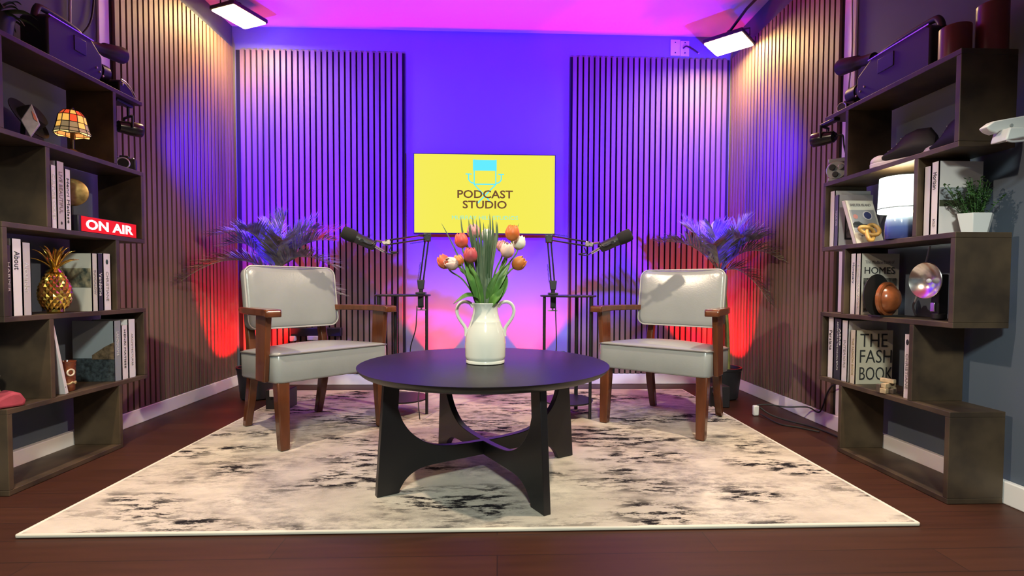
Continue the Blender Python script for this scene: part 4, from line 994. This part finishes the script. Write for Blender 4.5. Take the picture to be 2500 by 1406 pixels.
m.build('foliage', M('shrub_leaf', (0.055, 0.135, 0.040), 0.5, var=0.45, vscale=(40, 40, 40)), t, smooth=False)
# brown ball in a black disc stand
t = thing('wooden_bowl', 'round brown wooden bowl set on edge before a black disc', 'bowl', (1.66, 2.11, Rz[2]))
BX = frame((1.650, 2.085, Rz[2] + 0.074), (0.93, 0.37, 0), (0, 0, 1), (0.37, -0.93, 0))
B3 = BX.to_3x3()
m = MB(); m.lathe([(0.0, 0.045), (0.022, 0.043), (0.043, 0.033), (0.055, 0.018), (0.058, 0.006), (0.063, 0.010), (0.072, 0.006), (0.073, -0.006), (0.066, -0.012), (0, -0.014)], BX.translation, 36, 0, B3); m.build('bowl', M('bowl_wood', (0.23, 0.065, 0.022), 0.25, var=0.3, vscale=(20, 20, 20), coat=0.3), t)
m = MB(); m.lathe([(0, -0.020), (0.088, -0.020), (0.090, -0.016), (0, -0.014)], BX.translation + Vector((-0.020, 0.010, 0.017)), 36, 0, B3); m.build('disc', M('matt_black', (0.010, 0.009, 0.009), 0.6), t)
m = MB(); m.box((1.60, 2.06, Rz[2] + 0.0005), (1.71, 2.13, Rz[2] + 0.006)); m.build('stand', BLACK, t)
# flash gun with round reflector
t = thing('camera_flash', 'vintage camera flash with a round silver reflector on a dark stem', 'camera', (1.70, 1.90, Rz[2]))
FX = frame((1.672, 1.905, Rz[2] + 0.150), (0.08, -0.997, 0), (0, 0, 1), (-0.997, -0.08, 0.05))
F3 = FX.to_3x3()
m = MB(); m.lathe([(0.006, -0.018), (0.030, -0.014), (0.054, -0.002), (0.068, 0.014), (0.071, 0.018), (0.069, 0.020), (0.052, 0.003), (0.030, -0.008), (0.010, -0.012)], FX.translation, 40, 0, F3); m.build('reflector', M('reflector', (0.72, 0.70, 0.68), 0.22, 1.0), t)
m = MB(); m.ball(FX.translation + Vector((0, 0, 0)), 0.009, 12); m.build('bulb', M('bulb_glass', (0.5, 0.5, 0.5), 0.1), t)
m = MB(); m.box((1.692, 1.880, Rz[2] + 0.020), (1.730, 1.918, Rz[2] + 0.175)); m.cyl((1.711, 1.899, Rz[2] + 0.001), (1.711, 1.899, Rz[2] + 0.025), 0.024); m.build('battery_case', PLASTIC, t, bevel=0.004)
m = MB(); m.box((1.681, 1.888, Rz[2] + 0.030), (1.693, 1.908, Rz[2] + 0.066)); m.build('clip', CHROME, t, bevel=0.002)
cord('cable', 'grey cord hanging behind the silver reflector flash', [(1.78, 2.03, 0.95), (1.775, 2.035, 0.90), (1.765, 2.05, 0.82), (1.765, 2.06, 0.775), (1.758, 2.065, 0.73), (1.755, 2.075, 0.70), (1.755, 2.06, 0.662)], 0.004, MATS['grey_cable'])
cord('cable', 'grey cord hanging behind the slim emblem book on the fourth shelf', [(1.80, 1.99, 0.62), (1.80, 2.00, 0.56), (1.795, 2.03, 0.50), (1.79, 2.05, 0.43), (1.79, 2.05, 0.342)], 0.004, MATS['grey_cable'])
# block puzzle
t = thing('block_puzzle', 'small interlocking wooden block puzzle beside the fashion book', 'toy', (1.645, 2.06, Rz[1]), 0.4)
PW = M('puzzle_wood', (0.40, 0.30, 0.18), 0.5, var=0.3, vscale=(40, 40, 40)); PD = M('puzzle_dark', (0.06, 0.04, 0.03), 0.5)
for x0, y0, z0, x1, y1, z1, mm in ((-0.040, -0.012, 0.0005, -0.018, 0.012, 0.022, PW), (-0.016, -0.028, 0.0005, 0.006, 0.030, 0.020, PD), (0.008, -0.012, 0.0005, 0.038, 0.012, 0.022, PW), (-0.036, -0.010, 0.023, 0.036, 0.010, 0.042, PW), (-0.012, -0.026, 0.043, 0.008, 0.028, 0.060, PW), (-0.034, 0.013, 0.0005, -0.02, 0.03, 0.035, PD)):
    MB().box((x0, y0, z0), (x1, y1, z1)).build('block', mm, t, local=True, bevel=0.002)
# candles
def candle(label, x, y, r, h):
    t = thing('candle', label, 'candle', (x, y, Rz[5]), 0, 'dark red pillar candles on the right bookcase')
    MB().lathe([(0, 0), (r, 0), (r, h - 0.004), (r - 0.004, h), (r * 0.5, h - 0.004), (0, h - 0.005)], (x, y, Rz[5] + 0.0005), 32).build('wax', M('dark_red_wax', (0.16, 0.030, 0.028), 0.35), t)
    MB().cyl((x, y, Rz[5] + h - 0.006), (x, y, Rz[5] + h + 0.009), 0.0015, seg=6).build('wick', M('wick', (0.6, 0.58, 0.55), 0.8), t)
candle('short dark red pillar candle on top of the right bookcase', 1.672, 1.825, 0.048, 0.115)
candle('tall dark red pillar candle on top of the right bookcase', 1.772, 1.785, 0.046, 0.178)
# camcorders
def camcorder(label, P, front, sidev, L, Hh, Wd, eye):
    """P rear bottom corner on the board, front = direction of the lens, sidev = towards the room"""
    P = Vector(P); f = Vector(front).normalized(); s = Vector(sidev).normalized(); u = Vector((0, 0, 1))
    t = thing('camcorder', label, 'camera', P, 0, 'vintage shoulder camcorders on the bookcase tops')
    F = frame(P, f, s, u) if f.cross(s).z > 0 else frame(P, f, s, u)
    CB = M('camcorder_plastic', (0.011, 0.010, 0.011), 0.45)
    m = MB(); m.prism([(0, 0.0006), (L * 0.72, 0.0006), (L * 0.80, Hh * 0.2), (L * 0.80, Hh * 0.55), (L * 0.62, Hh * 0.78), (L * 0.05, Hh * 0.78), (0, Hh * 0.7)], -Wd / 2, Wd / 2, F @ Matrix.Rotation(PI / 2, 4, 'X'))
    m.build('body', CB, t, bevel=0.008)
    m = MB(); hp = [(0.02 * L, Hh * 0.70), (0.05 * L, Hh * 0.86), (0.13 * L, Hh * 0.92), (0.55 * L, Hh * 0.90), (0.66 * L, Hh * 0.80), (0.70 * L, Hh * 0.62)]
    pts = [F @ Vector((a, 0, b)) for a, b in hp]; m.tube(smooth_path(pts, 4), 0.013, 10); m.build('handle', PLASTIC, t)
    m = MB(); m.box((L * 0.36, Wd / 2 - 0.001, Hh * 0.40), (L * 0.54, Wd / 2 + 0.003, Hh * 0.66), 0, F); m.build('tape_window', M('tape_window', (0.010, 0.006, 0.012), 0.35), t, bevel=0.002)
    m = MB(); m.box((L * 0.02, Wd / 2 - 0.001, Hh * 0.745), (L * 0.66, Wd / 2 + 0.002, Hh * 0.765), 0, F); m.build('trim_line', SILVER, t)
    a, b = F @ Vector((L * 0.76, 0, Hh * 0.36)), F @ Vector((L * 1.0, 0, Hh * 0.36))
    m = MB(); m.tube([a, a.lerp(b, .5), a.lerp(b, .52), b], [0.034, 0.034, 0.040, 0.042], 24); m.build('lens', PLASTIC, t)
    m = MB()
    for k in range(3):
        c = F @ Vector((L * (0.70 + 0.05 * k), Wd / 2, Hh * (0.30 - 0.05 * k))); m.ball(c, 0.0055, 8)
    m.build('button', SILVER, t)
    e0, e1 = (F @ Vector(q) for q in eye)
    m = MB(); m.tube([e0, e0.lerp(e1, 0.45), e0.lerp(e1, 0.5), e1], [0.024, 0.024, 0.032, 0.040], 20); st = F @ Vector((L * 0.62, 0, Hh * 0.7)); m.tube([st, e0], 0.014, 10); m.build('viewfinder', PLASTIC, t)
    return t
camcorder('black shoulder camcorder on top of the right bookcase beside the candles', (1.712, 1.915, Rz[5]), (0, 1, 0), (-1, 0, 0), 0.50, 0.235, 0.11, ((0.36, 0.005, 0.205), (0.565, 0.015, 0.250)))
camcorder('dark grey shoulder camcorder on top of the left bookcase', (-1.885, 2.155, Lz[5]), (0, 1, 0), (1, 0, 0), 0.36, 0.245, 0.11, ((0.27, 0.0, 0.185), (0.47, 0.01, 0.225)))
def still_camera(label, x, y, z, w, h, d, ang, mat, lensr, ring):
    t = thing('still_camera', label, 'camera', (x, y, z), ang, 'vintage still cameras on the bookcases')
    MB().box((-w / 2, -d / 2, 0.0006), (w / 2, d / 2, h)).build('body', mat, t, local=True, bevel=0.005)
    MB().box((-w * 0.2, -d * 0.4, h), (w * 0.2, d * 0.4, h * 1.22)).build('viewfinder', PLASTIC, t, local=True, bevel=0.004)
    MB().cyl((0, -d / 2, h * 0.48), (0, -d / 2 - d * 0.55, h * 0.48), lensr, seg=26).build('lens', PLASTIC, t, local=True, bevel=0.002)
    m = MB(); q = [Vector((lensr * 0.98 * math.cos(k * PI / 14), -d / 2 - d * 0.56, h * 0.48 + lensr * 0.98 * math.sin(k * PI / 14))) for k in range(30)]
    m.tube(q, lensr * 0.13, 6, caps=False); m.build('lens_ring', ring, t, local=True)
    m = MB(); m.cyl((-w * 0.36, 0, h), (-w * 0.36, 0, h * 1.13), w * 0.08, seg=14); m.cyl((w * 0.36, 0, h), (w * 0.36, 0, h * 1.1), w * 0.07, seg=14); m.build('dial', SILVER, t, local=True)
    return t
still_camera('flat black still camera at the far tip of the right bookcase top', 1.70, 2.425, Rz[5], 0.085, 0.055, 0.05, -1.2, M('leather_black', (0.014, 0.012, 0.014), 0.5), 0.022, SILVER)
still_camera('small silver-ringed camera at the far end of the left lamp shelf', -1.845, 2.590, Lz[4], 0.095, 0.058, 0.036, 0.45, MATS['leather_black'], 0.026, M('bright_ring', (0.7, 0.68, 0.7), 0.3, 0.6))
t = thing('still_camera', 'black wedge shaped camera at the far tip of the left bookcase top', 'camera', (-1.86, 2.58, Lz[5]), 0, 'vintage still cameras on the bookcases')
WF = frame((-1.86, 2.545, Lz[5]), (0, 1, 0), (0, 0, 1), (1, 0, 0))
m = MB(); m.prism([(-0.020, 0.0006), (0.090, 0.0006), (0.092, 0.014), (0.060, 0.045), (0.025, 0.066), (-0.010, 0.072), (-0.022, 0.060)], -0.045, 0.045, WF); m.build('body', MATS['leather_black'], t, bevel=0.006)
m = MB(); m.tube(smooth_path([WF @ Vector(q) for q in ((0.086, 0.020, 0.047), (0.058, 0.049, 0.047), (0.024, 0.069, 0.047), (-0.010, 0.074, 0.047))], 4), 0.0022, 6); m.build('trim_line', SILVER, t)
MB().ball(WF @ Vector((-0.004, 0.052, 0.046)), 0.007, 10).build('button', SILVER, t)
# twin-dial silver film camera
t = thing('movie_camera', 'round-faced silver movie camera at the far end of the right bookcase', 'camera', (1.652, 2.432, Rz[4]), 0)
SX_ = frame((1.652, 2.432, Rz[4] + 0.052), (0.80, -0.60, 0), (0, 0, 1), (-0.60, -0.80, 0))
S3 = SX_.to_3x3()
m = MB(); m.lathe([(0, -0.024), (0.042, -0.024), (0.044, -0.02), (0.044, 0.018), (0.041, 0.021), (0, 0.021)], SX_.translation, 32, 0, S3); m.build('body', M('dull_silver', (0.46, 0.45, 0.44), 0.35, 0.7), t)
m = MB(); m.box((-0.036, 0.036, -0.02), (0.036, 0.058, 0.018), 0, SX_); m.build('viewfinder', M('dull_silver2', (0.38, 0.37, 0.37), 0.35, 0.7), t, bevel=0.004)
m = MB(); m.box((-0.036, -0.0518, -0.02), (0.036, -0.036, 0.018), 0, SX_); m.build('foot', MATS['dull_silver2'], t, bevel=0.003)
for a, rr in ((0.6, 0.013), (2.5, 0.014), (4.5, 0.013)):
    c = SX_ @ Vector((0.022 * math.cos(a), 0.022 * math.sin(a), 0.021)); e = SX_ @ Vector((0.022 * math.cos(a), 0.022 * math.sin(a), 0.034))
    MB().cyl(c, e, rr, seg=18).build('lens', PLASTIC if a > 2 else SILVER, t, bevel=0.002)
# sneakers
def sneaker(label, x, y, ang, s=1.0):
    t = thing('sneaker', label, 'shoe', (x, y, Rz[4]), ang, 'black and white high-top shoes')
    RZ = 0.0006
    sole = [(-0.13, -0.03), (-0.10, -0.042), (0.02, -0.040), (0.09, -0.045), (0.125, -0.03), (0.138, 0.0), (0.125, 0.03), (0.09, 0.045), (0.02, 0.038), (-0.10, 0.038), (-0.13, 0.028)]
    m = MB(); m.prism([(a * s, b * s) for a, b in sole], RZ, RZ + 0.022 * s); m.build('sole', M('shoe_white', (0.62, 0.56, 0.60), 0.5), t, local=True, bevel=0.004)
    R = []
    for fx, zt, hw, zb in ((-0.122, 0.10, 0.022, 0.02), (-0.10, 0.135, 0.032, 0.02), (-0.05, 0.142, 0.036, 0.02), (-0.01, 0.13, 0.038, 0.02), (0.03, 0.088, 0.038, 0.02), (0.07, 0.062, 0.040, 0.02)):
        R.append([Vector((fx * s, hw * s * math.cos(k * PI / 8) * (1.0 if math.sin(k * PI / 8) < 0.3 else 0.8), (zb + (zt - zb) * (0.5 + 0.5 * math.sin(k * PI / 8))) * s)) for k in range(16)])
    m = MB(); m.rings(R); m.build('upper', M('shoe_black', (0.012, 0.011, 0.016), 0.6), t, local=True)
    m = MB(); m.ball((0.092 * s, 0, 0.030 * s), (0.042 * s, 0.041 * s, 0.030 * s), 18); m.build('toe_cap', MATS['shoe_white'], t, local=True)
    m = MB()
    for xx, zt in ((0.056, 0.072), (0.041, 0.081), (0.023, 0.096), (0.006, 0.116)):
        m.tube([(xx * s, -0.016 * s, (zt - 0.004) * s), (xx * s, 0, (zt + 0.001) * s), (xx * s, 0.016 * s, (zt - 0.004) * s)], 0.0026, 6)
    m.build('laces', M('shoe_lace', (0.30, 0.28, 0.30), 0.7), t, local=True)
sneaker('black high-top shoe with a white toe on the top right shelf', 1.700, 2.080, 2.0, 0.95)
sneaker('black high-top shoe with its white sole edge by the near panel', 1.735, 1.895, 1.45, 0.92)
# white wall bracket near the right edge
t = thing('wall_bracket', 'white sculpted bracket with a curved lip in front of the right bookcase end', 'bracket', (1.72, 1.62, 1.30))
WB = M('bracket_white', (0.66, 0.67, 0.66), 0.4); BF = frame((0, 1.635, 0), (1, 0, 0), (0, 0, 1), (0, -1, 0))
m = MB(); m.prism([(1.586, 1.303), (1.612, 1.322), (1.733, 1.345), (1.80, 1.352), (1.735, 1.320), (1.712, 1.300), (1.690, 1.293), (1.672, 1.287), (1.655, 1.290), (1.636, 1.292), (1.622, 1.282), (1.600, 1.290)], 0, 0.030, BF); m.build('plate', WB, t, bevel=0.004)
m = MB(); m.prism([(1.640, 1.295), (1.690, 1.296), (1.716, 1.288), (1.79, 1.262), (1.79, 1.252), (1.740, 1.266), (1.700, 1.267), (1.655, 1.257), (1.628, 1.253), (1.630, 1.262)], 0, 0.055, BF); m.build('neck', WB, t, bevel=0.004)
m = MB(); m.tube(smooth_path([(1.630, 1.580, 1.252), (1.645, 1.576, 1.2475), (1.675, 1.575, 1.250), (1.70, 1.576, 1.254), (1.73, 1.58, 1.248), (1.79, 1.59, 1.232)]), 0.0035, 8); m.build('lip', M('bracket_grey', (0.42, 0.41, 0.43), 0.4), t)
m = MB(); m.box((1.775, 1.580, 1.225), (1.849, 1.640, 1.362)); m.build('wall_arm', WB, t, bevel=0.004)
m = MB(); m.cyl((1.668, 1.606, 1.308), (1.668, 1.602, 1.308), 0.0055, seg=16); m.build('screw', M('screw_grey', (0.30, 0.32, 0.32), 0.4), t)

# ------------------------------------------------------------------ things on the left bookcase
# ON AIR sign
t = thing('on_air_sign', 'lit red ON AIR sign box on the second shelf of the left bookcase', 'sign', (-1.87, 2.43, Lz[3]))
SA, SB = Vector((-1.800, 2.268, Lz[3] + 0.0006)), Vector((-1.800, 2.590, Lz[3] + 0.0006))
MB().box((-1.850, 2.250, Lz[3] + 0.0006), (-1.802, 2.600, Lz[3] + 0.072)).build('case', PLASTIC, t, bevel=0.003)
MB().box((-1.803, 2.266, Lz[3] + 0.004), (-1.800, 2.596, Lz[3] + 0.069)).build('face', E('sign_red', (0.86, 0.012, 0.018), 1.05), t, smooth=False)
text('ON AIR', (-1.7992, 2.431, Lz[3] + 0.0365), 0.286, 0.044, (0, 1, 0), (0, 0, 1), E('sign_white', (1.0, 0.93, 0.93), 1.3), t, thick=0.030)
# stained glass lamp
LX, LY = -1.838, 2.275
t = thing('stained_glass_lamp', 'small stained glass lamp with an amber and red dome shade', 'lamp', (LX, LY, Lz[4]))
def glass(name, col, s):
    return M('glass_' + name, col, 0.25, emit=col, estr=s)
GL = [glass('amber', (1.0, 0.52, 0.10), 0.85), glass('red', (0.95, 0.10, 0.03), 0.75), glass('cream', (0.55, 0.42, 0.22), 0.28), glass('bright', (1.0, 0.82, 0.32), 0.9)]
rows = [(0.010, 0.190), (0.030, 0.183), (0.046, 0.162), (0.052, 0.130), (0.058, 0.104), (0.064, 0.088), (0.062, 0.078)]
rowm = [[0, 0, 3], [1, 0, 1], [0, 1, 0], [2, 2, 0], [2, 2, 2], [3, 2, 3]]
NS = 12; m = MB(); m2 = MB(); z0 = Lz[4] - 0.002
ring = lambda r, z: [Vector((LX + r * math.cos(k * 2 * PI / NS), LY + r * math.sin(k * 2 * PI / NS), z0 + z + (0.006 * (k % 2) if z < 0.08 else 0))) for k in range(NS)]
RR = [ring(*q) for q in rows]
for i in range(len(rows) - 1):
    for k in range(NS):
        v = [m.bm.verts.new(p) for p in (RR[i][k], RR[i][(k + 1) % NS], RR[i + 1][(k + 1) % NS], RR[i + 1][k])]
        m.face(v, rowm[i][k % 3])
        m2.tube([RR[i][k], RR[i + 1][k]], 0.0016, 5)
    rg = RR[i + 1]; m2.tube(rg + rg[:2], 0.0016, 5, caps=False)
m.build('glass_shade', GL, t, smooth=False); m2.build('leading', M('lead_came', (0.02, 0.018, 0.015), 0.4, 0.6), t)
MB().ball((LX, LY, z0 + 0.194), 0.009, 12).build('finial', M('dark_bronze', (0.035, 0.025, 0.018), 0.4, 0.7), t)
m = MB(); m.lathe([(0, 0.0025), (0.036, 0.0025), (0.038, 0.008), (0.020, 0.014), (0.008, 0.022), (0.007, 0.14), (0, 0.14)], (LX, LY, Lz[4] - 0.002), 24); m.build('base', M('dark_bronze', (0.035, 0.025, 0.018), 0.4, 0.7), t)
point('stained_glass_bulb', (LX, LY, Lz[4] + 0.125), 0.75, (1.0, 0.42, 0.10), 0.015)
# picture tile
t = thing('picture_tile', 'small white tile standing on its corner with a pink mark', 'ornament', (-1.80, 2.03, Lz[4]))
m = MB(); m.prism([(0, 0.0006), (0.028, 0.055), (0.006, 0.128), (-0.026, 0.060)], -0.010, 0.010, frame((-1.800, 2.035, Lz[4] + 0.0005), (0.8, 0.6, 0), (0, 0, 1), (0.6, -0.8, 0))); m.build('tile', M('tile_white', (0.42, 0.38, 0.42), 0.5, var=0.15, vscale=(40, 40, 40)), t, bevel=0.003)
m = MB(); m.prism([(0.006, 0.100), (0.016, 0.086), (0.022, 0.062), (0.012, 0.070)], 0.010, 0.0125, frame((-1.800, 2.035, Lz[4] + 0.0005), (0.8, 0.6, 0), (0, 0, 1), (0.6, -0.8, 0))); m.build('pink_mark', M('mark_pink', (0.75, 0.20, 0.14), 0.5, emit=(0.75, 0.2, 0.14), estr=0.0), t)
# dark hat
t = thing('hat', 'black brimmed hat propped on the lamp shelf of the left bookcase', 'hat', (-1.93, 2.16, Lz[4]))
HF = frame((-1.925, 2.175, Lz[4] + 0.135), (0, 1, -0.35), (-0.55, 0.3, 0.8), (0.8, 0.15, 0.45)); H3 = HF.to_3x3()
for c_ in range(3):
    pass
hx = Vector((0, 0.94, -0.33)); hz = Vector((0.86, 0.16, 0.48)).normalized(); hy = hz.cross(hx).normalized(); hx = hy.cross(hz)
H3 = Matrix(((hx.x, hy.x, hz.x), (hx.y, hy.y, hz.y), (hx.z, hy.z, hz.z)))
m = MB(); m.lathe([(0.045, 0.0), (0.075, 0.004), (0.090, 0.010), (0.091, 0.013), (0.075, 0.009), (0.046, 0.006)], (-1.930, 2.165, Lz[4] + 0.108), 36, 0, H3 @ Matrix.Diagonal((1.0, 0.9, 1.0))); m.build('brim', M('black_felt_hat', (0.010, 0.009, 0.011), 0.9), t)
m = MB(); m.lathe([(0.050, 0.002), (0.048, 0.03), (0.042, 0.050), (0.02, 0.055), (0, 0.052)], (-1.930, 2.165, Lz[4] + 0.108), 32, 0, H3); m.build('crown', MATS['black_felt_hat'], t)
m = MB(); m.cyl((-1.945, 2.16, Lz[4] + 0.001), (-1.940, 2.163, Lz[4] + 0.10), 0.008, seg=10); m.lathe([(0, 0.0005), (0.035, 0.0005), (0.033, 0.006), (0, 0.007)], (-1.945, 2.16, Lz[4]), 24); m.build('stand', BLACK, t)
# gold disc
t = thing('disc_sculpture', 'textured gold disc on a thin stand beside the ON AIR sign', 'sculpture', (-1.88, 2.30, Lz[3]))
DX3 = Matrix(((0.85, 0, 0.52), (0.52, 0, -0.85), (0, 1, 0)))
MB().lathe([(0, -0.005), (0.055, -0.005), (0.060, -0.002), (0.060, 0.002), (0.055, 0.006), (0, 0.008)], (-1.868, 2.300, Lz[3] + 0.176), 36, 0, DX3).build('disc', BRASS, t)
m = MB(); m.cyl((-1.868, 2.302, Lz[3] + 0.004), (-1.868, 2.302, Lz[3] + 0.13), 0.0045, seg=8); m.build('stem', BLACK, t)
m = MB(); m.box((-1.90, 2.285, Lz[3] + 0.0006), (-1.862, 2.32, Lz[3] + 0.008)); m.build('foot', BLACK, t, bevel=0.002)
# pineapple
PX, PY = -1.825, 2.155
t = thing('pineapple_ornament', 'shiny gold metal pineapple ornament on the third shelf', 'ornament', (PX, PY, Lz[2]))
m = MB(); NS, NR = 16, 13; R = []
for i in range(NR):
    v = i / (NR - 1); r0 = 0.056 * (math.sin(PI * (0.16 + 0.76 * v)) ** 0.75) * (1.04 - 0.22 * v)
    R.append([Vector((PX + r0 * math.cos((k + 0.5 * (i % 2)) * 2 * PI / NS), PY + r0 * math.sin((k + 0.5 * (i % 2)) * 2 * PI / NS), Lz[2] + 0.014 + 0.160 * v)) for k in range(NS)])
for i in range(0, NR - 2):
    for k in range(NS):
        if i % 2 == 0: q = (R[i][k], R[i + 1][k], R[i + 2][k], R[i + 1][(k - 1) % NS])
        else: q = (R[i][k], R[i + 1][(k + 1) % NS], R[i + 2][k], R[i + 1][k])
        c = sum(q, Vector()) / 4; n = Vector((c.x - PX, c.y - PY, 0)).normalized()
        apex = c + n * 0.0050 + Vector((0, 0, 0.002))
        v = [m.bm.verts.new(p) for p in q]; a = m.bm.verts.new(apex)
        for j in range(4): m.face((v[j], v[(j + 1) % 4], a))
m.lathe([(0, 0.0006), (0.026, 0.0006), (0.030, 0.006), (0.028, 0.018), (0, 0.02)], (PX, PY, Lz[2]), 20); m.lathe([(0, 0.165), (0.030, 0.167), (0.018, 0.182), (0, 0.185)], (PX, PY, Lz[2]), 20)
m.build('body', GOLD, t, smooth=False)
random.seed(2); m = MB()
for ringn, (cnt, out, hgt, w0) in enumerate(((6, 0.075, 0.045, 0.008), (7, 0.060, 0.080, 0.008), (5, 0.040, 0.095, 0.007), (3, 0.012, 0.085, 0.006))):
    for k in range(cnt):
        a = k * 2 * PI / cnt + ringn * 0.5; d = Vector((math.cos(a), math.sin(a), 0))
        b0 = Vector((PX, PY, Lz[2] + 0.178)) + d * 0.008
        blade(m, [b0, b0 + d * out * 0.35 + Vector((0, 0, hgt * 0.55)), b0 + d * out * 0.7 + Vector((0, 0, hgt * 0.88)), b0 + d * out + Vector((0, 0, hgt))], lambda q, w0=w0: w0 * (1 - q ** 2) + 0.0006, (-d.x, -d.y, 0.6), 0.5)
o = m.build('crown', GOLD, t); so = o.modifiers.new('thickness', 'SOLIDIFY'); so.thickness = 0.0015
# tiki mug
t = thing('mug', 'brown glazed mug with a round eye behind the leaning thin book', 'mug', (-1.84, 2.215, Lz[1]))
MX, MY = -1.842, 2.222
MB().lathe([(0, 0.0006), (0.024, 0.0006), (0.027, 0.006), (0.030, 0.06), (0.032, 0.120), (0.034, 0.128), (0.031, 0.130), (0.028, 0.12), (0, 0.115)], (MX, MY, Lz[1]), 28).build('cup', M('brown_glaze', (0.22, 0.055, 0.015), 0.18, coat=0.4, col2=(0.10, 0.022, 0.010), vscale=(30, 30, 60)), t)
ed = Vector((0.70, -0.71, 0)).normalized(); es = Vector((0.71, 0.70, 0))
for k, zz in ((0.35, 0.082), (-0.95, 0.082)):
    c = Vector((MX, MY, Lz[1] + zz)); dd = (ed * math.cos(k) + es * math.sin(k)); pt = c + dd * 0.0305; sd = Vector((-dd.y, dd.x, 0))
    q = [pt + sd * 0.012 * math.cos(a * PI / 10) + Vector((0, 0, 0.013 * math.sin(a * PI / 10))) for a in range(22)]
    m = MB(); m.tube(q, 0.0036, 6, caps=False); m.build('eye', M('eye_cream', (0.60, 0.50, 0.36), 0.3), t)
m = MB(); q = [Vector((MX + 0.0295 * math.cos(a * PI / 12), MY + 0.0295 * math.sin(a * PI / 12), Lz[1] + 0.036 + 0.004 * math.sin(a * 1.7))) for a in range(26)]
m.tube(q, 0.004, 6, caps=False); m.build('mouth_band', M('mouth_cream', (0.40, 0.30, 0.14), 0.3), t)
# plant on top, near end
t = thing('potted_plant', 'dark leafy plant on top of the left bookcase beside the camcorder', 'plant', (-1.88, 1.99, Lz[5]))
MB().lathe([(0, 0.0006), (0.05, 0.0006), (0.062, 0.09), (0.057, 0.092), (0, 0.085)], (-1.88, 1.985, Lz[5]), 24).build('pot', PLASTIC, t)
random.seed(9); m = MB()
for k in range(34):
    a = random.uniform(0, 2 * PI); L = random.uniform(0.06, 0.14)
    d = Vector((math.cos(a) * 0.7, math.sin(a) * 0.85, random.uniform(-0.1, 1.1))).normalized()
    b0 = Vector((-1.88, 1.985, Lz[5] + 0.09)); c = b0 + d * L * 0.6
    blade(m, [b0, c, c + d * L * 0.35 + Vector((0, 0, -0.01)), c + d * L * 0.6 + Vector((0, 0, -0.035))], lambda q: 0.012 * math.sin(PI * min(1, 0.05 + 0.95 * q)) ** 0.8 + 0.0005, (0.3, 0.2, 1), 0.3)
m.build('foliage', M('dark_leaf', (0.05, 0.075, 0.035), 0.5, var=0.5, vscale=(30, 30, 30)), t)
# red bowl and figurine on the exposed board near the left frame edge
t = thing('cloth_bundle', 'folded pinkish red cloth on the low near end of the left bookcase', 'cloth', (-1.835, 1.945, Lz[1]))
m = MB(); m.prism([(-0.045, 0.0006), (0.040, 0.0006), (0.044, 0.022), (0.030, 0.050), (0.008, 0.056), (-0.030, 0.040), (-0.05, 0.018)], -0.05, 0.045, frame((-1.835, 1.945, Lz[1]), (0.5, 0.87, 0), (0, 0, 1), (0.87, -0.5, 0))); m.build('cloth', M('red_cloth', (0.30, 0.035, 0.055), 0.8, var=0.3, vscale=(18, 18, 18)), t, bevel=0.015, seg=3)
t = thing('figurine', 'small cream and yellow figurine behind the red cloth', 'ornament', (-1.93, 1.99, Lz[1]))
m = MB(); m.lathe([(0, 0.0006), (0.022, 0.0006), (0.025, 0.03), (0.018, 0.06), (0.012, 0.075), (0.020, 0.09), (0.022, 0.105), (0.012, 0.125), (0, 0.13)], (-1.935, 2.0, Lz[1]), 20); m.build('body', M('figurine_glaze', (0.52, 0.40, 0.16), 0.4, col2=(0.55, 0.48, 0.40), vscale=(30, 30, 16)), t)
